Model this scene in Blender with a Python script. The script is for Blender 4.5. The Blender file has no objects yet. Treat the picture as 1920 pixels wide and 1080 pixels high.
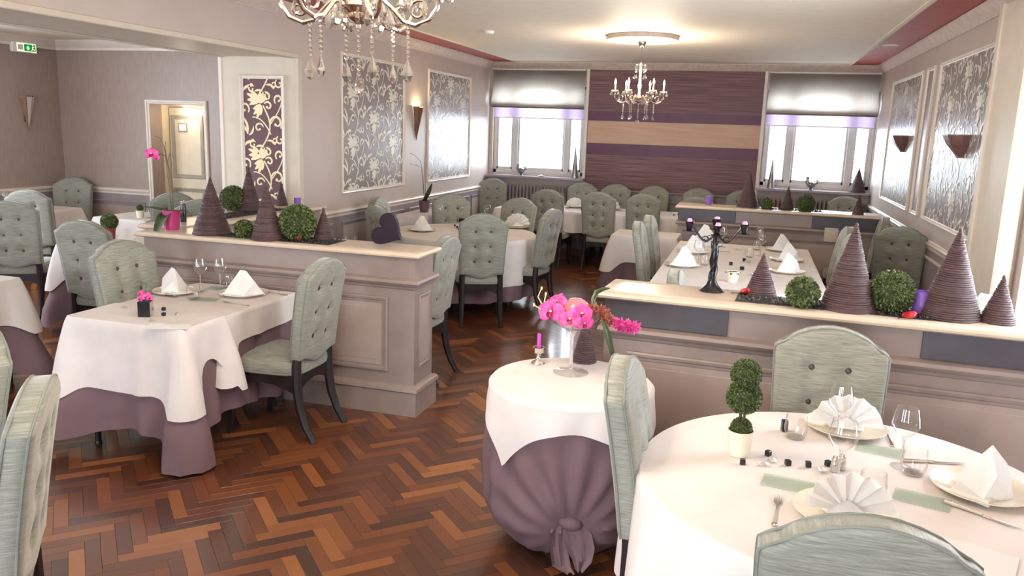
import bpy, math, random
from mathutils import Vector, Matrix
R = math.radians
sc = bpy.context.scene
COL = sc.collection
rnd = random.Random(7)

# ------------------------------------------------------------------ camera
HC = 1.85; FPX = 1505.0
YAW, PITCH, ROLL = R(16.33), R(11.2), R(1.946)
fw = Vector((-math.sin(YAW)*math.cos(PITCH), math.cos(YAW)*math.cos(PITCH), -math.sin(PITCH)))
r0 = Vector((math.cos(YAW), math.sin(YAW), 0)); u0 = r0.cross(fw)
rt = r0*math.cos(ROLL)+u0*math.sin(ROLL); up = u0*math.cos(ROLL)-r0*math.sin(ROLL)
cam = bpy.data.cameras.new('camera'); cam.sensor_width = 36; cam.lens = FPX*36/1920
cam.clip_start = .05; cam.clip_end = 400
co = bpy.data.objects.new('camera', cam); COL.objects.link(co)
M = Matrix((rt, up, -fw)).transposed().to_4x4(); M.translation = (0, 0, HC)
co.matrix_world = M
sc.camera = co
sc.view_settings.view_transform = 'Standard'; sc.view_settings.look = 'None'
sc.view_settings.gamma = 1; sc.view_settings.use_curve_mapping = False
sc.view_settings.exposure = 0.18
sc.cycles.max_bounces = 9; sc.cycles.diffuse_bounces = 5; sc.cycles.glossy_bounces = 4
sc.cycles.transparent_max_bounces = 24; sc.cycles.caustics_reflective = False; sc.cycles.caustics_refractive = False
sc.cycles.sample_clamp_indirect = 4

# ------------------------------------------------------------------ sky
SKY = 17.0
w = bpy.data.worlds.new('sky'); sc.world = w; w.use_nodes = True
bgn = w.node_tree.nodes['Background']; bgn.inputs[0].default_value = (.9, .95, 1.0, 1); bgn.inputs[1].default_value = SKY

def portal(loc, rot, sx, sy):
    l = bpy.data.lights.new('window_daylight', 'AREA'); l.shape = 'RECTANGLE'; l.size = sx; l.size_y = sy
    l.cycles.is_portal = True
    o = bpy.data.objects.new('window_daylight', l); o.location = loc; o.rotation_euler = rot; COL.objects.link(o)

# ------------------------------------------------------------------ pixel helpers (photo pixel -> point on a real plane)
CP = Vector((0, 0, HC))
def ray(x, y): return fw+rt*((x-960)/FPX)-up*((y-540)/FPX)
def onz(x, y, z=0):
    d = ray(x, y); return CP+d*((z-HC)/d.z)
def ony(x, y, Y):
    d = ray(x, y); return CP+d*(Y/d.y)
def onx(x, y, X):
    d = ray(x, y); return CP+d*(X/d.x)
def dist(p): return (p-CP).dot(fw)
def proj(p):
    q = Vector(p)-CP; k = q.dot(fw); return 960+FPX*q.dot(rt)/k, 540-FPX*q.dot(up)/k
def height_at(c, x, y):
    d = ray(x, y); t = (c.x*d.x+c.y*d.y)/(d.x*d.x+d.y*d.y); return (CP+d*t).z

# ------------------------------------------------------------------ materials
def lin(c): return tuple(((v/255+.055)/1.055)**2.4 if v > 10 else v/255/12.92 for v in c)
def newmat(name):
    m = bpy.data.materials.new(name); m.use_nodes = True
    nt = m.node_tree; return m, nt, nt.nodes['Principled BSDF']
def N(nt, t, **k):
    n = nt.nodes.new(t)
    for a, b in k.items(): setattr(n, a, b)
    return n
def mat(name, c, c2=None, rough=.5, metal=0, scale=(8, 8, 8), bump=0, bscale=60, sheen=0, coat=0, detail=4, spec=.5, lo=.35, hi=.65):
    m, nt, b = newmat(name); L = nt.links
    b.inputs['Roughness'].default_value = rough; b.inputs['Metallic'].default_value = metal
    b.inputs['Specular IOR Level'].default_value = spec
    if sheen: b.inputs['Sheen Weight'].default_value = sheen; b.inputs['Sheen Roughness'].default_value = .35
    if coat: b.inputs['Coat Weight'].default_value = coat; b.inputs['Coat Roughness'].default_value = .12
    tc = N(nt, 'ShaderNodeTexCoord'); mp = N(nt, 'ShaderNodeMapping'); mp.inputs['Scale'].default_value = scale
    L.new(tc.outputs['Object'], mp.inputs[0])
    no = N(nt, 'ShaderNodeTexNoise'); no.inputs['Scale'].default_value = 1; no.inputs['Detail'].default_value = detail
    L.new(mp.outputs[0], no.inputs['Vector'])
    cr = N(nt, 'ShaderNodeValToRGB'); cr.color_ramp.elements[0].position = lo; cr.color_ramp.elements[1].position = hi
    cr.color_ramp.elements[0].color = lin(c)+(1,); cr.color_ramp.elements[1].color = lin(c2 or [min(255, v*1.05) for v in c])+(1,)
    L.new(no.outputs[0], cr.inputs[0]); L.new(cr.outputs[0], b.inputs['Base Color'])
    if bump:
        n2 = N(nt, 'ShaderNodeTexNoise'); n2.inputs['Scale'].default_value = bscale/8
        L.new(mp.outputs[0], n2.inputs['Vector'])
        bp = N(nt, 'ShaderNodeBump'); bp.inputs['Strength'].default_value = bump; bp.inputs['Distance'].default_value = .01
        L.new(n2.outputs[0], bp.inputs['Height']); L.new(bp.outputs[0], b.inputs['Normal'])
    return m
def glassmat(name, c=(255, 255, 255), base=.04, k=.7, rough=.03):
    m = bpy.data.materials.new(name); m.use_nodes = True; nt = m.node_tree; nt.nodes.clear(); L = nt.links
    o = N(nt, 'ShaderNodeOutputMaterial'); t = N(nt, 'ShaderNodeBsdfTransparent'); t.inputs[0].default_value = lin(c)+(1,)
    g = N(nt, 'ShaderNodeBsdfGlossy'); g.inputs['Roughness'].default_value = rough
    f = N(nt, 'ShaderNodeLayerWeight'); f.inputs[0].default_value = .35
    ma = N(nt, 'ShaderNodeMath', operation='MULTIPLY_ADD'); ma.inputs[1].default_value = k; ma.inputs[2].default_value = base
    L.new(f.outputs['Facing'], ma.inputs[0])
    po = N(nt, 'ShaderNodeMath', operation='POWER'); po.inputs[1].default_value = 2.2; L.new(f.outputs['Facing'], po.inputs[0]); L.new(po.outputs[0], ma.inputs[0])
    x = N(nt, 'ShaderNodeMixShader'); L.new(ma.outputs[0], x.inputs[0]); L.new(t.outputs[0], x.inputs[1]); L.new(g.outputs[0], x.inputs[2]); L.new(x.outputs[0], o.inputs[0])
    return m
def emat(name, c, s):
    m = bpy.data.materials.new(name); m.use_nodes = True; nt = m.node_tree; nt.nodes.clear()
    o = N(nt, 'ShaderNodeOutputMaterial'); e = N(nt, 'ShaderNodeEmission'); e.inputs[0].default_value = lin(c)+(1,); e.inputs[1].default_value = s
    nt.links.new(e.outputs[0], o.inputs[0]); return m
def clothmat(name, c, trans=.25, rough=.8, c2=None):
    m = mat(name, c, c2, rough=rough, scale=(5, 5, 5), bump=.12, bscale=900, spec=.25); nt = m.node_tree; L = nt.links
    b = nt.nodes['Principled BSDF']; o = nt.nodes['Material Output']
    t = N(nt, 'ShaderNodeBsdfTranslucent'); t.inputs[0].default_value = lin(c)+(1,)
    x = N(nt, 'ShaderNodeMixShader'); x.inputs[0].default_value = trans
    L.new(b.outputs[0], x.inputs[1]); L.new(t.outputs[0], x.inputs[2]); L.new(x.outputs[0], o.inputs[0]); return m

def softglass(name, c, clear, gloss, rough=.12):
    m = bpy.data.materials.new(name); m.use_nodes = True; nt = m.node_tree; nt.nodes.clear(); L = nt.links
    o = N(nt, 'ShaderNodeOutputMaterial'); tl = N(nt, 'ShaderNodeBsdfTranslucent'); tl.inputs[0].default_value = lin(c)+(1,); df = N(nt, 'ShaderNodeBsdfDiffuse'); df.inputs[0].default_value = lin(c)+(1,)
    tr = N(nt, 'ShaderNodeBsdfTransparent'); tr.inputs[0].default_value = lin([(v+255)/2 for v in c])+(1,); g = N(nt, 'ShaderNodeBsdfGlossy'); g.inputs['Roughness'].default_value = rough
    a = N(nt, 'ShaderNodeMixShader'); a.inputs[0].default_value = .55; L.new(df.outputs[0], a.inputs[1]); L.new(tl.outputs[0], a.inputs[2])
    b = N(nt, 'ShaderNodeMixShader'); b.inputs[0].default_value = clear; L.new(a.outputs[0], b.inputs[1]); L.new(tr.outputs[0], b.inputs[2])
    d = N(nt, 'ShaderNodeMixShader'); d.inputs[0].default_value = gloss; L.new(b.outputs[0], d.inputs[1]); L.new(g.outputs[0], d.inputs[2]); L.new(d.outputs[0], o.inputs[0]); return m
MT = {}
MT['wall'] = mat('painted_wall', (183, 169, 161), (189, 175, 167), rough=.42, scale=(3, 3, 3), bump=.03, bscale=200)
MT['wains'] = mat('wainscot_paint', (140, 128, 132), (148, 136, 140), rough=.4)
MT['trim'] = mat('cream_trim', (216, 204, 192), (222, 210, 200), rough=.35)
MT['jamb'] = mat('pillar_paint', (196, 184, 168), (202, 190, 174), rough=.45)
MT['sidewall'] = mat('textile_wallpaper', (148, 130, 122), (164, 147, 139), rough=.42, scale=(40, 40, 6), bump=.06, bscale=80, detail=6, lo=.2, hi=.8)
MT['part'] = mat('partition_taupe', (140, 124, 119), (147, 131, 126), rough=.4, bump=.02)
MT['panel'] = mat('partition_panel', (164, 147, 140), (171, 154, 147), rough=.38)
MT['cap'] = mat('partition_cap', (206, 186, 166), (213, 194, 175), rough=.28, coat=.2)
MT['darkpanel'] = mat('slate_panel', (66, 62, 70), (74, 70, 78), rough=.35)
MT['ceil'] = mat('ceiling_white', (242, 232, 216), (246, 237, 222), rough=.6)
MT['band'] = mat('ceiling_plum_band', (168, 74, 74), (174, 80, 80), rough=.5)
MT['cornice'] = mat('cornice_plaster', (205, 188, 176), (188, 168, 158), rough=.6, scale=(14, 14, 14))
MT['sage'] = mat('sage_velvet', (120, 121, 112), (160, 161, 149), rough=.5, scale=(14, 14, 230), sheen=.6, bump=.3, bscale=24, detail=5, lo=.3, hi=.7)
MT['pipe'] = mat('sage_piping', (118, 121, 114), (132, 135, 127), rough=.6)
MT['button'] = mat('dark_button', (62, 52, 50), (74, 62, 60), rough=.35)
MT['leg'] = mat('dark_wood', (30, 22, 24), (42, 31, 32), rough=.42, scale=(20, 20, 4), spec=.3)
MT['wood'] = mat('honey_wood', (176, 116, 56), (196, 134, 70), rough=.4, scale=(20, 20, 3))
MT['white'] = clothmat('white_linen', (238, 230, 227), .18)
MT['napkin'] = clothmat('napkin_linen', (252, 250, 249), .3)
MT['mauve'] = clothmat('mauve_cloth', (120, 96, 102), .12, c2=(128, 104, 110))
MT['cone'] = mat('wound_twine', (94, 69, 70), (66, 47, 49), rough=.55, scale=(60, 60, 300), bump=.4, bscale=20)
MT['gravel'] = mat('black_gravel', (28, 24, 24), (52, 46, 44), rough=.5)
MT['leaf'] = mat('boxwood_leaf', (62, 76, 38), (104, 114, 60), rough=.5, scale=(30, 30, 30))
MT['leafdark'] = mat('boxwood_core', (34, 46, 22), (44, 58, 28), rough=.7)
MT['orleaf'] = mat('orchid_leaf', (44, 58, 34), (60, 76, 44), rough=.35)
MT['stem'] = mat('stem_green', (78, 74, 56), (92, 88, 62), rough=.6)
MT['glass'] = glassmat('clear_glass')
MT['crystal'] = softglass('crystal_glass', (255, 250, 244), .62, .45, .03)
def cutglass():
    m = bpy.data.materials.new('cut_crystal'); m.use_nodes = True; nt = m.node_tree; nt.nodes.clear(); L = nt.links
    o = N(nt, 'ShaderNodeOutputMaterial'); g = N(nt, 'ShaderNodeBsdfGlass'); g.inputs['IOR'].default_value = 1.6; g.inputs['Roughness'].default_value = .0; g.inputs[0].default_value = (1, .98, .95, 1)
    t = N(nt, 'ShaderNodeBsdfTransparent'); x = N(nt, 'ShaderNodeMixShader'); x.inputs[0].default_value = .75; L.new(t.outputs[0], x.inputs[1]); L.new(g.outputs[0], x.inputs[2]); L.new(x.outputs[0], o.inputs[0]); return m
MT['cut'] = cutglass()
MT['pane'] = glassmat('window_glass', (248, 252, 255), .02, .3, .02)
MT['tile'] = softglass('frosted_glass_tile', (226, 236, 228), .72, .06)
MT['purpleglass'] = softglass('purple_glass', (190, 136, 238), .2, .15)
MT['china'] = mat('ivory_china', (232, 222, 202), (238, 229, 212), rough=.15, coat=.4)
MT['pot'] = mat('cream_pot', (236, 226, 202), (242, 233, 212), rough=.4)
MT['potpink'] = mat('magenta_pot', (176, 54, 118), (186, 62, 126), rough=.3)
MT['potplum'] = mat('plum_pot', (104, 78, 92), (112, 86, 100), rough=.35)
MT['potred'] = mat('red_pot', (128, 44, 46), (138, 52, 52), rough=.4)
MT['black'] = mat('black_gloss', (22, 20, 24), (30, 28, 32), rough=.2)
MT['plum'] = mat('plum_lacquer', (36, 22, 32), (42, 27, 37), rough=.45, spec=.1)
MT['red'] = mat('red_satin', (178, 34, 48), (190, 44, 56), rough=.3)
MT['silver'] = mat('polished_silver', (214, 206, 196), (222, 214, 204), rough=.18, metal=1)
MT['chrome'] = mat('chrome', (220, 206, 198), (228, 214, 206), rough=.1, metal=1)
MT['pewter'] = mat('pewter', (120, 116, 118), (150, 146, 148), rough=.3, metal=.8)
MT['bronze'] = mat('bronze', (112, 82, 64), (132, 98, 78), rough=.35, metal=.6)
MT['sconce'] = mat('mahogany_plaster', (104, 72, 70), (112, 80, 78), rough=.4)
MT['iron'] = mat('black_iron', (26, 24, 30), (40, 36, 42), rough=.22, metal=.4)
MT['candle'] = mat('magenta_candle', (186, 56, 168), (196, 66, 178), rough=.45)
MT['pinkwax'] = mat('pink_wax', (226, 150, 200), (234, 160, 210), rough=.45)
MT['petal'] = mat('orchid_petal', (208, 52, 138), (226, 92, 168), rough=.45, scale=(40, 40, 40))
MT['petaldark'] = mat('orchid_throat', (140, 20, 70), (160, 30, 84), rough=.45)
MT['yellow'] = mat('flower_centre', (226, 210, 150), (232, 218, 160), rough=.5)
MT['brownflower'] = mat('dried_floret', (140, 74, 66), (176, 110, 84), rough=.7, scale=(60, 60, 60))
MT['pinkball'] = mat('pink_pearl_ball', (222, 110, 120), (230, 120, 130), rough=.25, coat=.5)
MT['rad'] = mat('radiator_enamel', (150, 134, 140), (158, 142, 148), rough=.35)
MT['frame'] = mat('window_frame_white', (206, 204, 204), (212, 210, 210), rough=.4)
MT['sill'] = mat('window_sill', (150, 138, 146), (158, 146, 154), rough=.3)
MT['blind'] = clothmat('grey_blind', (176, 166, 156), .8, c2=(158, 148, 144))
MT['sheer'] = clothmat('lilac_sheer', (160, 142, 168), .45, c2=(168, 150, 176))
MT['lobby'] = mat('door_cream', (214, 198, 170), (220, 204, 178), rough=.45)
MT['doortrim'] = mat('door_grey_moulding', (150, 140, 128), (158, 148, 136), rough=.45)
MT['plastic'] = mat('white_plastic', (232, 228, 222), (236, 232, 226), rough=.35)
MT['dampl'] = mat('plum_wallpaper', (88, 54, 62), (96, 60, 68), rough=.4)
MT['damcream'] = mat('cream_flock', (232, 212, 172), (238, 220, 182), rough=.4)
MT['damgrey'] = mat('taupe_satin_wallpaper', (126, 112, 109), (136, 122, 119), rough=.36, spec=.9)
MT['damsilver'] = mat('silver_satin_print', (224, 220, 210), (230, 226, 216), rough=.3, spec=.8)
MT['bulb'] = emat('lit_bulb', (255, 214, 150), 30)
MT['sleeve'] = mat('candle_sleeve', (240, 232, 214), (244, 236, 220), rough=.4)
MT['signgreen'] = emat('exit_green', (20, 150, 70), .9)
MT['signwhite'] = emat('exit_white', (255, 246, 206), 1.2)
MT['ground'] = mat('pale_ground', (190, 190, 186), rough=.9)
MT['build'] = mat('pale_building', (176, 186, 192), rough=.8)
# woven back wall
def woven():
    m, nt, b = newmat('plum_grasscloth'); L = nt.links; b.inputs['Roughness'].default_value = .6
    tc = N(nt, 'ShaderNodeTexCoord'); mp = N(nt, 'ShaderNodeMapping'); mp.inputs['Scale'].default_value = (1.2, 1, 70)
    L.new(tc.outputs['Object'], mp.inputs[0]); no = N(nt, 'ShaderNodeTexNoise'); no.inputs['Scale'].default_value = 1.2; no.inputs['Detail'].default_value = 5
    L.new(mp.outputs[0], no.inputs['Vector']); cr = N(nt, 'ShaderNodeValToRGB')
    cr.color_ramp.elements[0].position = .35; cr.color_ramp.elements[1].position = .72
    cr.color_ramp.elements[0].color = lin((88, 58, 66))+(1,); cr.color_ramp.elements[1].color = lin((140, 104, 106))+(1,)
    L.new(no.outputs[0], cr.inputs[0]); L.new(cr.outputs[0], b.inputs['Base Color'])
    bp = N(nt, 'ShaderNodeBump'); bp.inputs['Strength'].default_value = .3; L.new(no.outputs[0], bp.inputs['Height']); L.new(bp.outputs[0], b.inputs['Normal'])
    return m
MT['woven'] = woven()
MT['aubergine'] = mat('aubergine_band', (84, 40, 68), (90, 46, 74), rough=.5)
MT['tan'] = mat('tan_band', (186, 150, 128), (196, 162, 140), rough=.55, scale=(2, 2, 30))
def parquet(name, objrand):
    m, nt, b = newmat(name); L = nt.links
    b.inputs['Roughness'].default_value = .3; b.inputs['Coat Weight'].default_value = .35; b.inputs['Coat Roughness'].default_value = .1
    if objrand: src = N(nt, 'ShaderNodeObjectInfo').outputs['Random']
    else:
        a = N(nt, 'ShaderNodeAttribute'); a.attribute_name = 'tone'; src = a.outputs['Fac']
    cr = N(nt, 'ShaderNodeValToRGB'); e = cr.color_ramp
    cols = [(0, (68, 42, 33)), (.22, (84, 48, 33)), (.45, (97, 55, 34)), (.68, (110, 62, 36)), (.86, (127, 75, 41)), (1, (152, 96, 53))]
    e.elements[0].color = lin(cols[0][1])+(1,); e.elements[1].color = lin(cols[-1][1])+(1,)
    for p, c in cols[1:-1]:
        q = e.elements.new(p); q.color = lin(c)+(1,)
    L.new(src, cr.inputs[0])
    tc = N(nt, 'ShaderNodeTexCoord'); mp = N(nt, 'ShaderNodeMapping'); mp.inputs['Scale'].default_value = (12, 12, 12)
    L.new(tc.outputs['Object'], mp.inputs[0]); no = N(nt, 'ShaderNodeTexNoise'); no.inputs['Scale'].default_value = 2; no.inputs['Detail'].default_value = 6
    L.new(mp.outputs[0], no.inputs['Vector'])
    hv = N(nt, 'ShaderNodeHueSaturation'); ma = N(nt, 'ShaderNodeMapRange'); ma.inputs[3].default_value = .88; ma.inputs[4].default_value = 1.12
    L.new(no.outputs[0], ma.inputs[0]); L.new(ma.outputs[0], hv.inputs['Value']); L.new(cr.outputs[0], hv.inputs['Color']); L.new(hv.outputs[0], b.inputs['Base Color'])
    rr = N(nt, 'ShaderNodeMapRange'); rr.inputs[3].default_value = .27; rr.inputs[4].default_value = .33; L.new(no.outputs[0], rr.inputs[0]); L.new(rr.outputs[0], b.inputs['Roughness'])
    return m
MT['block'] = parquet('parquet_block', True); MT['blockfield'] = parquet('parquet_field', False)
MT['joint'] = mat('floor_joint', (40, 24, 18), rough=.8)

# ------------------------------------------------------------------ mesh builder
class MB:
    def __init__(s): s.v = []; s.f = []
    def add(s, vs, fs, m=None):
        k = len(s.v); s.v += [tuple(m @ Vector(p)) if m else tuple(p) for p in vs]; s.f += [tuple(i+k for i in q) for q in fs]; return s
    def box(s, a, b, ch=0, m=None):
        x0, y0, z0 = a; x1, y1, z1 = b
        if not ch:
            return s.add([(x0,y0,z0),(x1,y0,z0),(x1,y1,z0),(x0,y1,z0),(x0,y0,z1),(x1,y0,z1),(x1,y1,z1),(x0,y1,z1)],
                [(0,3,2,1),(4,5,6,7),(0,1,5,4),(1,2,6,5),(2,3,7,6),(3,0,4,7)], m)
        c = ch
        V2 = []; 
        for z, full in ((z0, False), (z0+c, True), (z1-c, True), (z1, False)):
            if full: V2 += [(x0+c,y0,z),(x1-c,y0,z),(x1,y0+c,z),(x1,y1-c,z),(x1-c,y1,z),(x0+c,y1,z),(x0,y1-c,z),(x0,y0+c,z)]
            else: V2 += [(x0+c,y0+c,z),(x1-c,y0+c,z),(x1-c,y0+c,z),(x1-c,y1-c,z),(x1-c,y1-c,z),(x0+c,y1-c,z),(x0+c,y1-c,z),(x0+c,y0+c,z)]
        F = [tuple(range(7,-1,-1)), tuple(range(24, 32))]
        for L in range(3):
            for i in range(8):
                j = (i+1) % 8; F.append((L*8+i, L*8+j, L*8+8+j, L*8+8+i))
        return s.add(V2, F, m)
    def lathe(s, prof, n=24, c=(0, 0, 0), m=None, cap0=True, cap1=True, a0=0, a1=None):
        V = []; F = []; k = len(prof); full = a1 is None; nn = n if full else n+1
        for i in range(nn):
            a = a0+(2*math.pi if full else (a1-a0))*i/n
            for r, z in prof: V.append((c[0]+r*math.cos(a), c[1]+r*math.sin(a), c[2]+z))
        for i in range(n):
            j = (i+1) % nn
            for q in range(k-1): F.append((i*k+q, j*k+q, j*k+q+1, i*k+q+1))
        if full and cap0 and prof[0][0] > 1e-5: F.append(tuple(i*k for i in range(n-1, -1, -1)))
        if full and cap1 and prof[-1][0] > 1e-5: F.append(tuple(i*k+k-1 for i in range(n)))
        return s.add(V, F, m)
    def tube(s, path, r, n=8, m=None, closed=False):
        P = [Vector(p) for p in path]; k = len(P); V = []; F = []
        rr = r if isinstance(r, (list, tuple)) else [r]*k
        prev = None
        for i, p in enumerate(P):
            if closed: d = P[(i+1) % k]-P[i-1]
            else: d = P[min(i+1, k-1)]-P[max(i-1, 0)]
            d.normalize()
            if prev is None:
                a = d.orthogonal().normalized() if abs(d.z) > .9 else d.cross(Vector((0, 0, 1))).normalized()
            else:
                a = prev-d*prev.dot(d); a.normalize()
            prev = a; b = d.cross(a)
            for j in range(n):
                t = 2*math.pi*j/n; V.append(p+(a*math.cos(t)+b*math.sin(t))*rr[i])
        for i in range(k if closed else k-1):
            i2 = (i+1) % k
            for j in range(n): F.append((i*n+j, i*n+(j+1) % n, i2*n+(j+1) % n, i2*n+j))
        if not closed: F += [tuple(range(n-1, -1, -1)), tuple((k-1)*n+j for j in range(n))]
        return s.add(V, F, m)
    def ball(s, c, r, nu=16, nv=10, m=None):
        rx, ry, rz = (r, r, r) if not isinstance(r, (tuple, list)) else r
        V = [(c[0], c[1], c[2]-rz)]; F = []
        for i in range(1, nv):
            t = -math.pi/2+math.pi*i/nv
            for j in range(nu):
                a = 2*math.pi*j/nu; V.append((c[0]+rx*math.cos(t)*math.cos(a), c[1]+ry*math.cos(t)*math.sin(a), c[2]+rz*math.sin(t)))
        V.append((c[0], c[1], c[2]+rz)); e = len(V)-1
        for j in range(nu):
            F.append((0, 1+(j+1) % nu, 1+j)); F.append((e, e-nu+j, e-nu+(j+1) % nu))
        for i in range(nv-2):
            for j in range(nu): F.append((1+i*nu+j, 1+i*nu+(j+1) % nu, 1+(i+1)*nu+(j+1) % nu, 1+(i+1)*nu+j))
        return s.add(V, F, m)
    def prism(s, poly, z0, z1, m=None):
        n = len(poly); V = [(x, y, z0) for x, y in poly]+[(x, y, z1) for x, y in poly]
        F = [tuple(range(n-1, -1, -1)), tuple(range(n, 2*n))]+[(i, (i+1) % n, n+(i+1) % n, n+i) for i in range(n)]
        return s.add(V, F, m)
    def grid(s, fn, nu, nv, wrap=False):
        V = [fn(i, j) for j in range(nv) for i in range(nu)]; F = []
        for j in range(nv-1):
            for i in range(nu if wrap else nu-1): F.append((j*nu+i, j*nu+(i+1) % nu, (j+1)*nu+(i+1) % nu, (j+1)*nu+i))
        return s.add(V, F)
    def mesh(s, name, smooth=35):
        me = bpy.data.meshes.new(name); me.from_pydata(s.v, [], s.f); me.validate(); 
        if smooth:
            me.polygons.foreach_set('use_smooth', [True]*len(me.polygons)); me.set_sharp_from_angle(angle=R(smooth))
        me.update(); return me
    def obj(s, name, m, parent=None, smooth=35, loc=(0, 0, 0), rz=0):
        return link(name, s.mesh(name, smooth), m, parent, loc, rz)
def link(name, me, m, parent=None, loc=(0, 0, 0), rz=0):
    if m and not me.materials: me.materials.append(MT[m])
    o = bpy.data.objects.new(name, me); COL.objects.link(o); o.location = loc; o.rotation_euler = (0, 0, rz)
    if parent: o.parent = parent
    return o
def tag(o, label=None, cat=None, group=None, kind=None):
    if label: o['label'] = label
    if cat: o['category'] = cat
    if group: o['group'] = group
    if kind: o['kind'] = kind
    return o
def thing(name, label, cat, loc=(0, 0, 0), rz=0, group=None):
    o = bpy.data.objects.new(name, None); o.empty_display_size = .1; COL.objects.link(o); o.location = loc; o.rotation_euler = (0, 0, rz)
    return tag(o, label, cat, group)
def struct(name, mb, m, parent=None, smooth=35):
    o = mb.obj(name, m, parent, smooth)
    if not parent: o['kind'] = 'structure'
    return o
def children(o): return [c for c in bpy.data.objects if c.parent == o]
def dup(root, loc, rz, label=None, group=None, scale=None):
    r = root.copy(); COL.objects.link(r); r.location = loc; r.rotation_euler = (0, 0, rz)
    if label: r['label'] = label
    if group: r['group'] = group
    if scale: r.scale = scale
    for ch in KIDS[root.name]:
        c = ch.copy(); COL.objects.link(c); c.parent = r
        for g in KIDS.get(ch.name, ()):
            d = g.copy(); COL.objects.link(d); d.parent = c
    return r
KIDS = {}
def note(root):
    KIDS[root.name] = children(root)
    for c in KIDS[root.name]: KIDS[c.name] = children(c)
def sweep(path, prof, closed=False):
    """profile (out, z) swept along a horizontal path; 'out' is to the left of travel"""
    mb = MB(); P = [Vector((p[0], p[1], 0)) for p in path]; k = len(P); V = []; F = []; n = len(prof)
    for i, p in enumerate(P):
        a = (P[i]-P[i-1]).normalized() if (i or closed) else None
        b = (P[(i+1) % k]-P[i]).normalized() if (i < k-1 or closed) else None
        if a is None: a = b
        if b is None: b = a
        na = Vector((-a.y, a.x, 0)); nb = Vector((-b.y, b.x, 0)); nn = (na+nb); nn /= max(.2, nn.dot(na))
        for o, z in prof: q = p+nn*o; V.append((q.x, q.y, z))
    for i in range(k if closed else k-1):
        j = (i+1) % k
        for q in range(n): F.append((i*n+q, j*n+q, j*n+(q+1) % n, i*n+(q+1) % n))
    if not closed: F += [tuple(range(n)), tuple((k-1)*n+q for q in range(n-1, -1, -1))]
    return mb.add(V, F)
def frame_mb(u0, v0, u1, v1, w, d, to3, prof=None):
    """mitred picture-frame moulding in a (u,v) plane; to3(u,v,h) places it, h is the relief"""
    prof = prof or [(0, 0), (0, .7), (.18, 1), (.5, .8), (.62, .45), (.85, .5), (1, .3), (1, 0)]
    mb = MB(); C = [(u0, v0, 1, 1), (u1, v0, -1, 1), (u1, v1, -1, -1), (u0, v1, 1, -1)]; n = len(prof); V = []; F = []
    for (u, v, su, sv) in C:
        for o, h in prof: V.append(to3(u+su*o*w, v+sv*o*w, h*d))
    for i in range(4):
        j = (i+1) % 4
        for q in range(n-1): F.append((i*n+q, j*n+q, j*n+q+1, i*n+q+1))
    return mb.add(V, F)

# ------------------------------------------------------------------ room constants
XL, XR, YB = -4.15, 1.61, 12.55
ZC, ZI = 2.89, 2.876           # plum band height, dropped inner ceiling
YP = 6.83                     # pillar that ends the left wall
XS, YS = -8.45, 8.3           # side room
XP = -4.98
YF = -3.0                     # wall behind the camera
ZRAIL = .93
# ------------------------------------------------------------------ floor: herringbone parquet
fl = struct('floor', MB().box((XS-.2, YF-.2, -.12), (XR+.2, YB+.3, -.005)), 'joint', smooth=0)
BL, BW = .31, .062
def block_mb(L, W, g=.0006, c=.0003):
    x, y = L/2-g, W/2-g
    V = [(-x,-y,-.005),(x,-y,-.005),(x,y,-.005),(-x,y,-.005),(-x,-y,-c),(x,-y,-c),(x,y,-c),(-x,y,-c),(-x+c,-y+c,0),(x-c,-y+c,0),(x-c,y-c,0),(-x+c,y-c,0)]
    F = [(8,9,10,11)]+[(a+i, a+(i+1) % 4, a+4+(i+1) % 4, a+4+i) for a in (0, 4) for i in range(4)]
    return V, F
bv, bf = block_mb(BL, BW)
blocks = []
ca, sa = math.cos(R(45)), math.sin(R(45))
for m_ in range(-40, 41):
    for k in range(-260, 261):
        for horiz in (1, 0):
            if horiz: u, v = (k+2.5)*BW, (k+10*m_+.5)*BW
            else: u, v = (k+5.5)*BW, (k+10*m_-1.5)*BW
            x, y = ca*u-sa*v-2.0+.013, sa*u+ca*v+4.0
            if x < XS or x > XR+.1 or y < .6 or y > YB+.1: continue
            if x < XP and y > YS+.7: continue
            blocks.append((x, y, R(45) if horiz else R(135)))
def barea(b):
    d = dist(Vector((b[0], b[1], 0)))
    if d < .6: return 0
    px, py = proj((b[0], b[1], 0))
    if not (-20 < px < 1210 and 540 < py < 1120): return 0
    if px < 480 and py < 850 and not (px < 130): return 0      # below the cloths
    if 920 < px and py > 640: return 0
    if px < 130: return .2/d**3
    return 1/d**3
order = sorted(range(len(blocks)), key=lambda i: -barea(blocks[i]))
near = set(i for i in order[:300] if barea(blocks[i]) > 0)
bm_ = bpy.data.meshes.new('parquet_block'); bm_.from_pydata(bv, [], bf); bm_.materials.append(MT['block'])
V = []; F = []; T = []
for i, (x, y, a) in enumerate(blocks):
    if i in near:
        link('parquet_block', bm_, None, fl, (x, y, 0), a); continue
    c, s = math.cos(a), math.sin(a); k = len(V); t = rnd.random()
    V += [(x+c*p[0]-s*p[1], y+s*p[0]+c*p[1], p[2]) for p in bv]; F += [tuple(q+k for q in f) for f in bf]; T += [t]*len(bv)
me = bpy.data.meshes.new('parquet_field'); me.from_pydata(V, [], F); at = me.attributes.new('tone', 'FLOAT', 'POINT'); at.data.foreach_set('value', T)
tag(link('parquet_field', me, 'blockfield', fl), kind='stuff')

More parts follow.
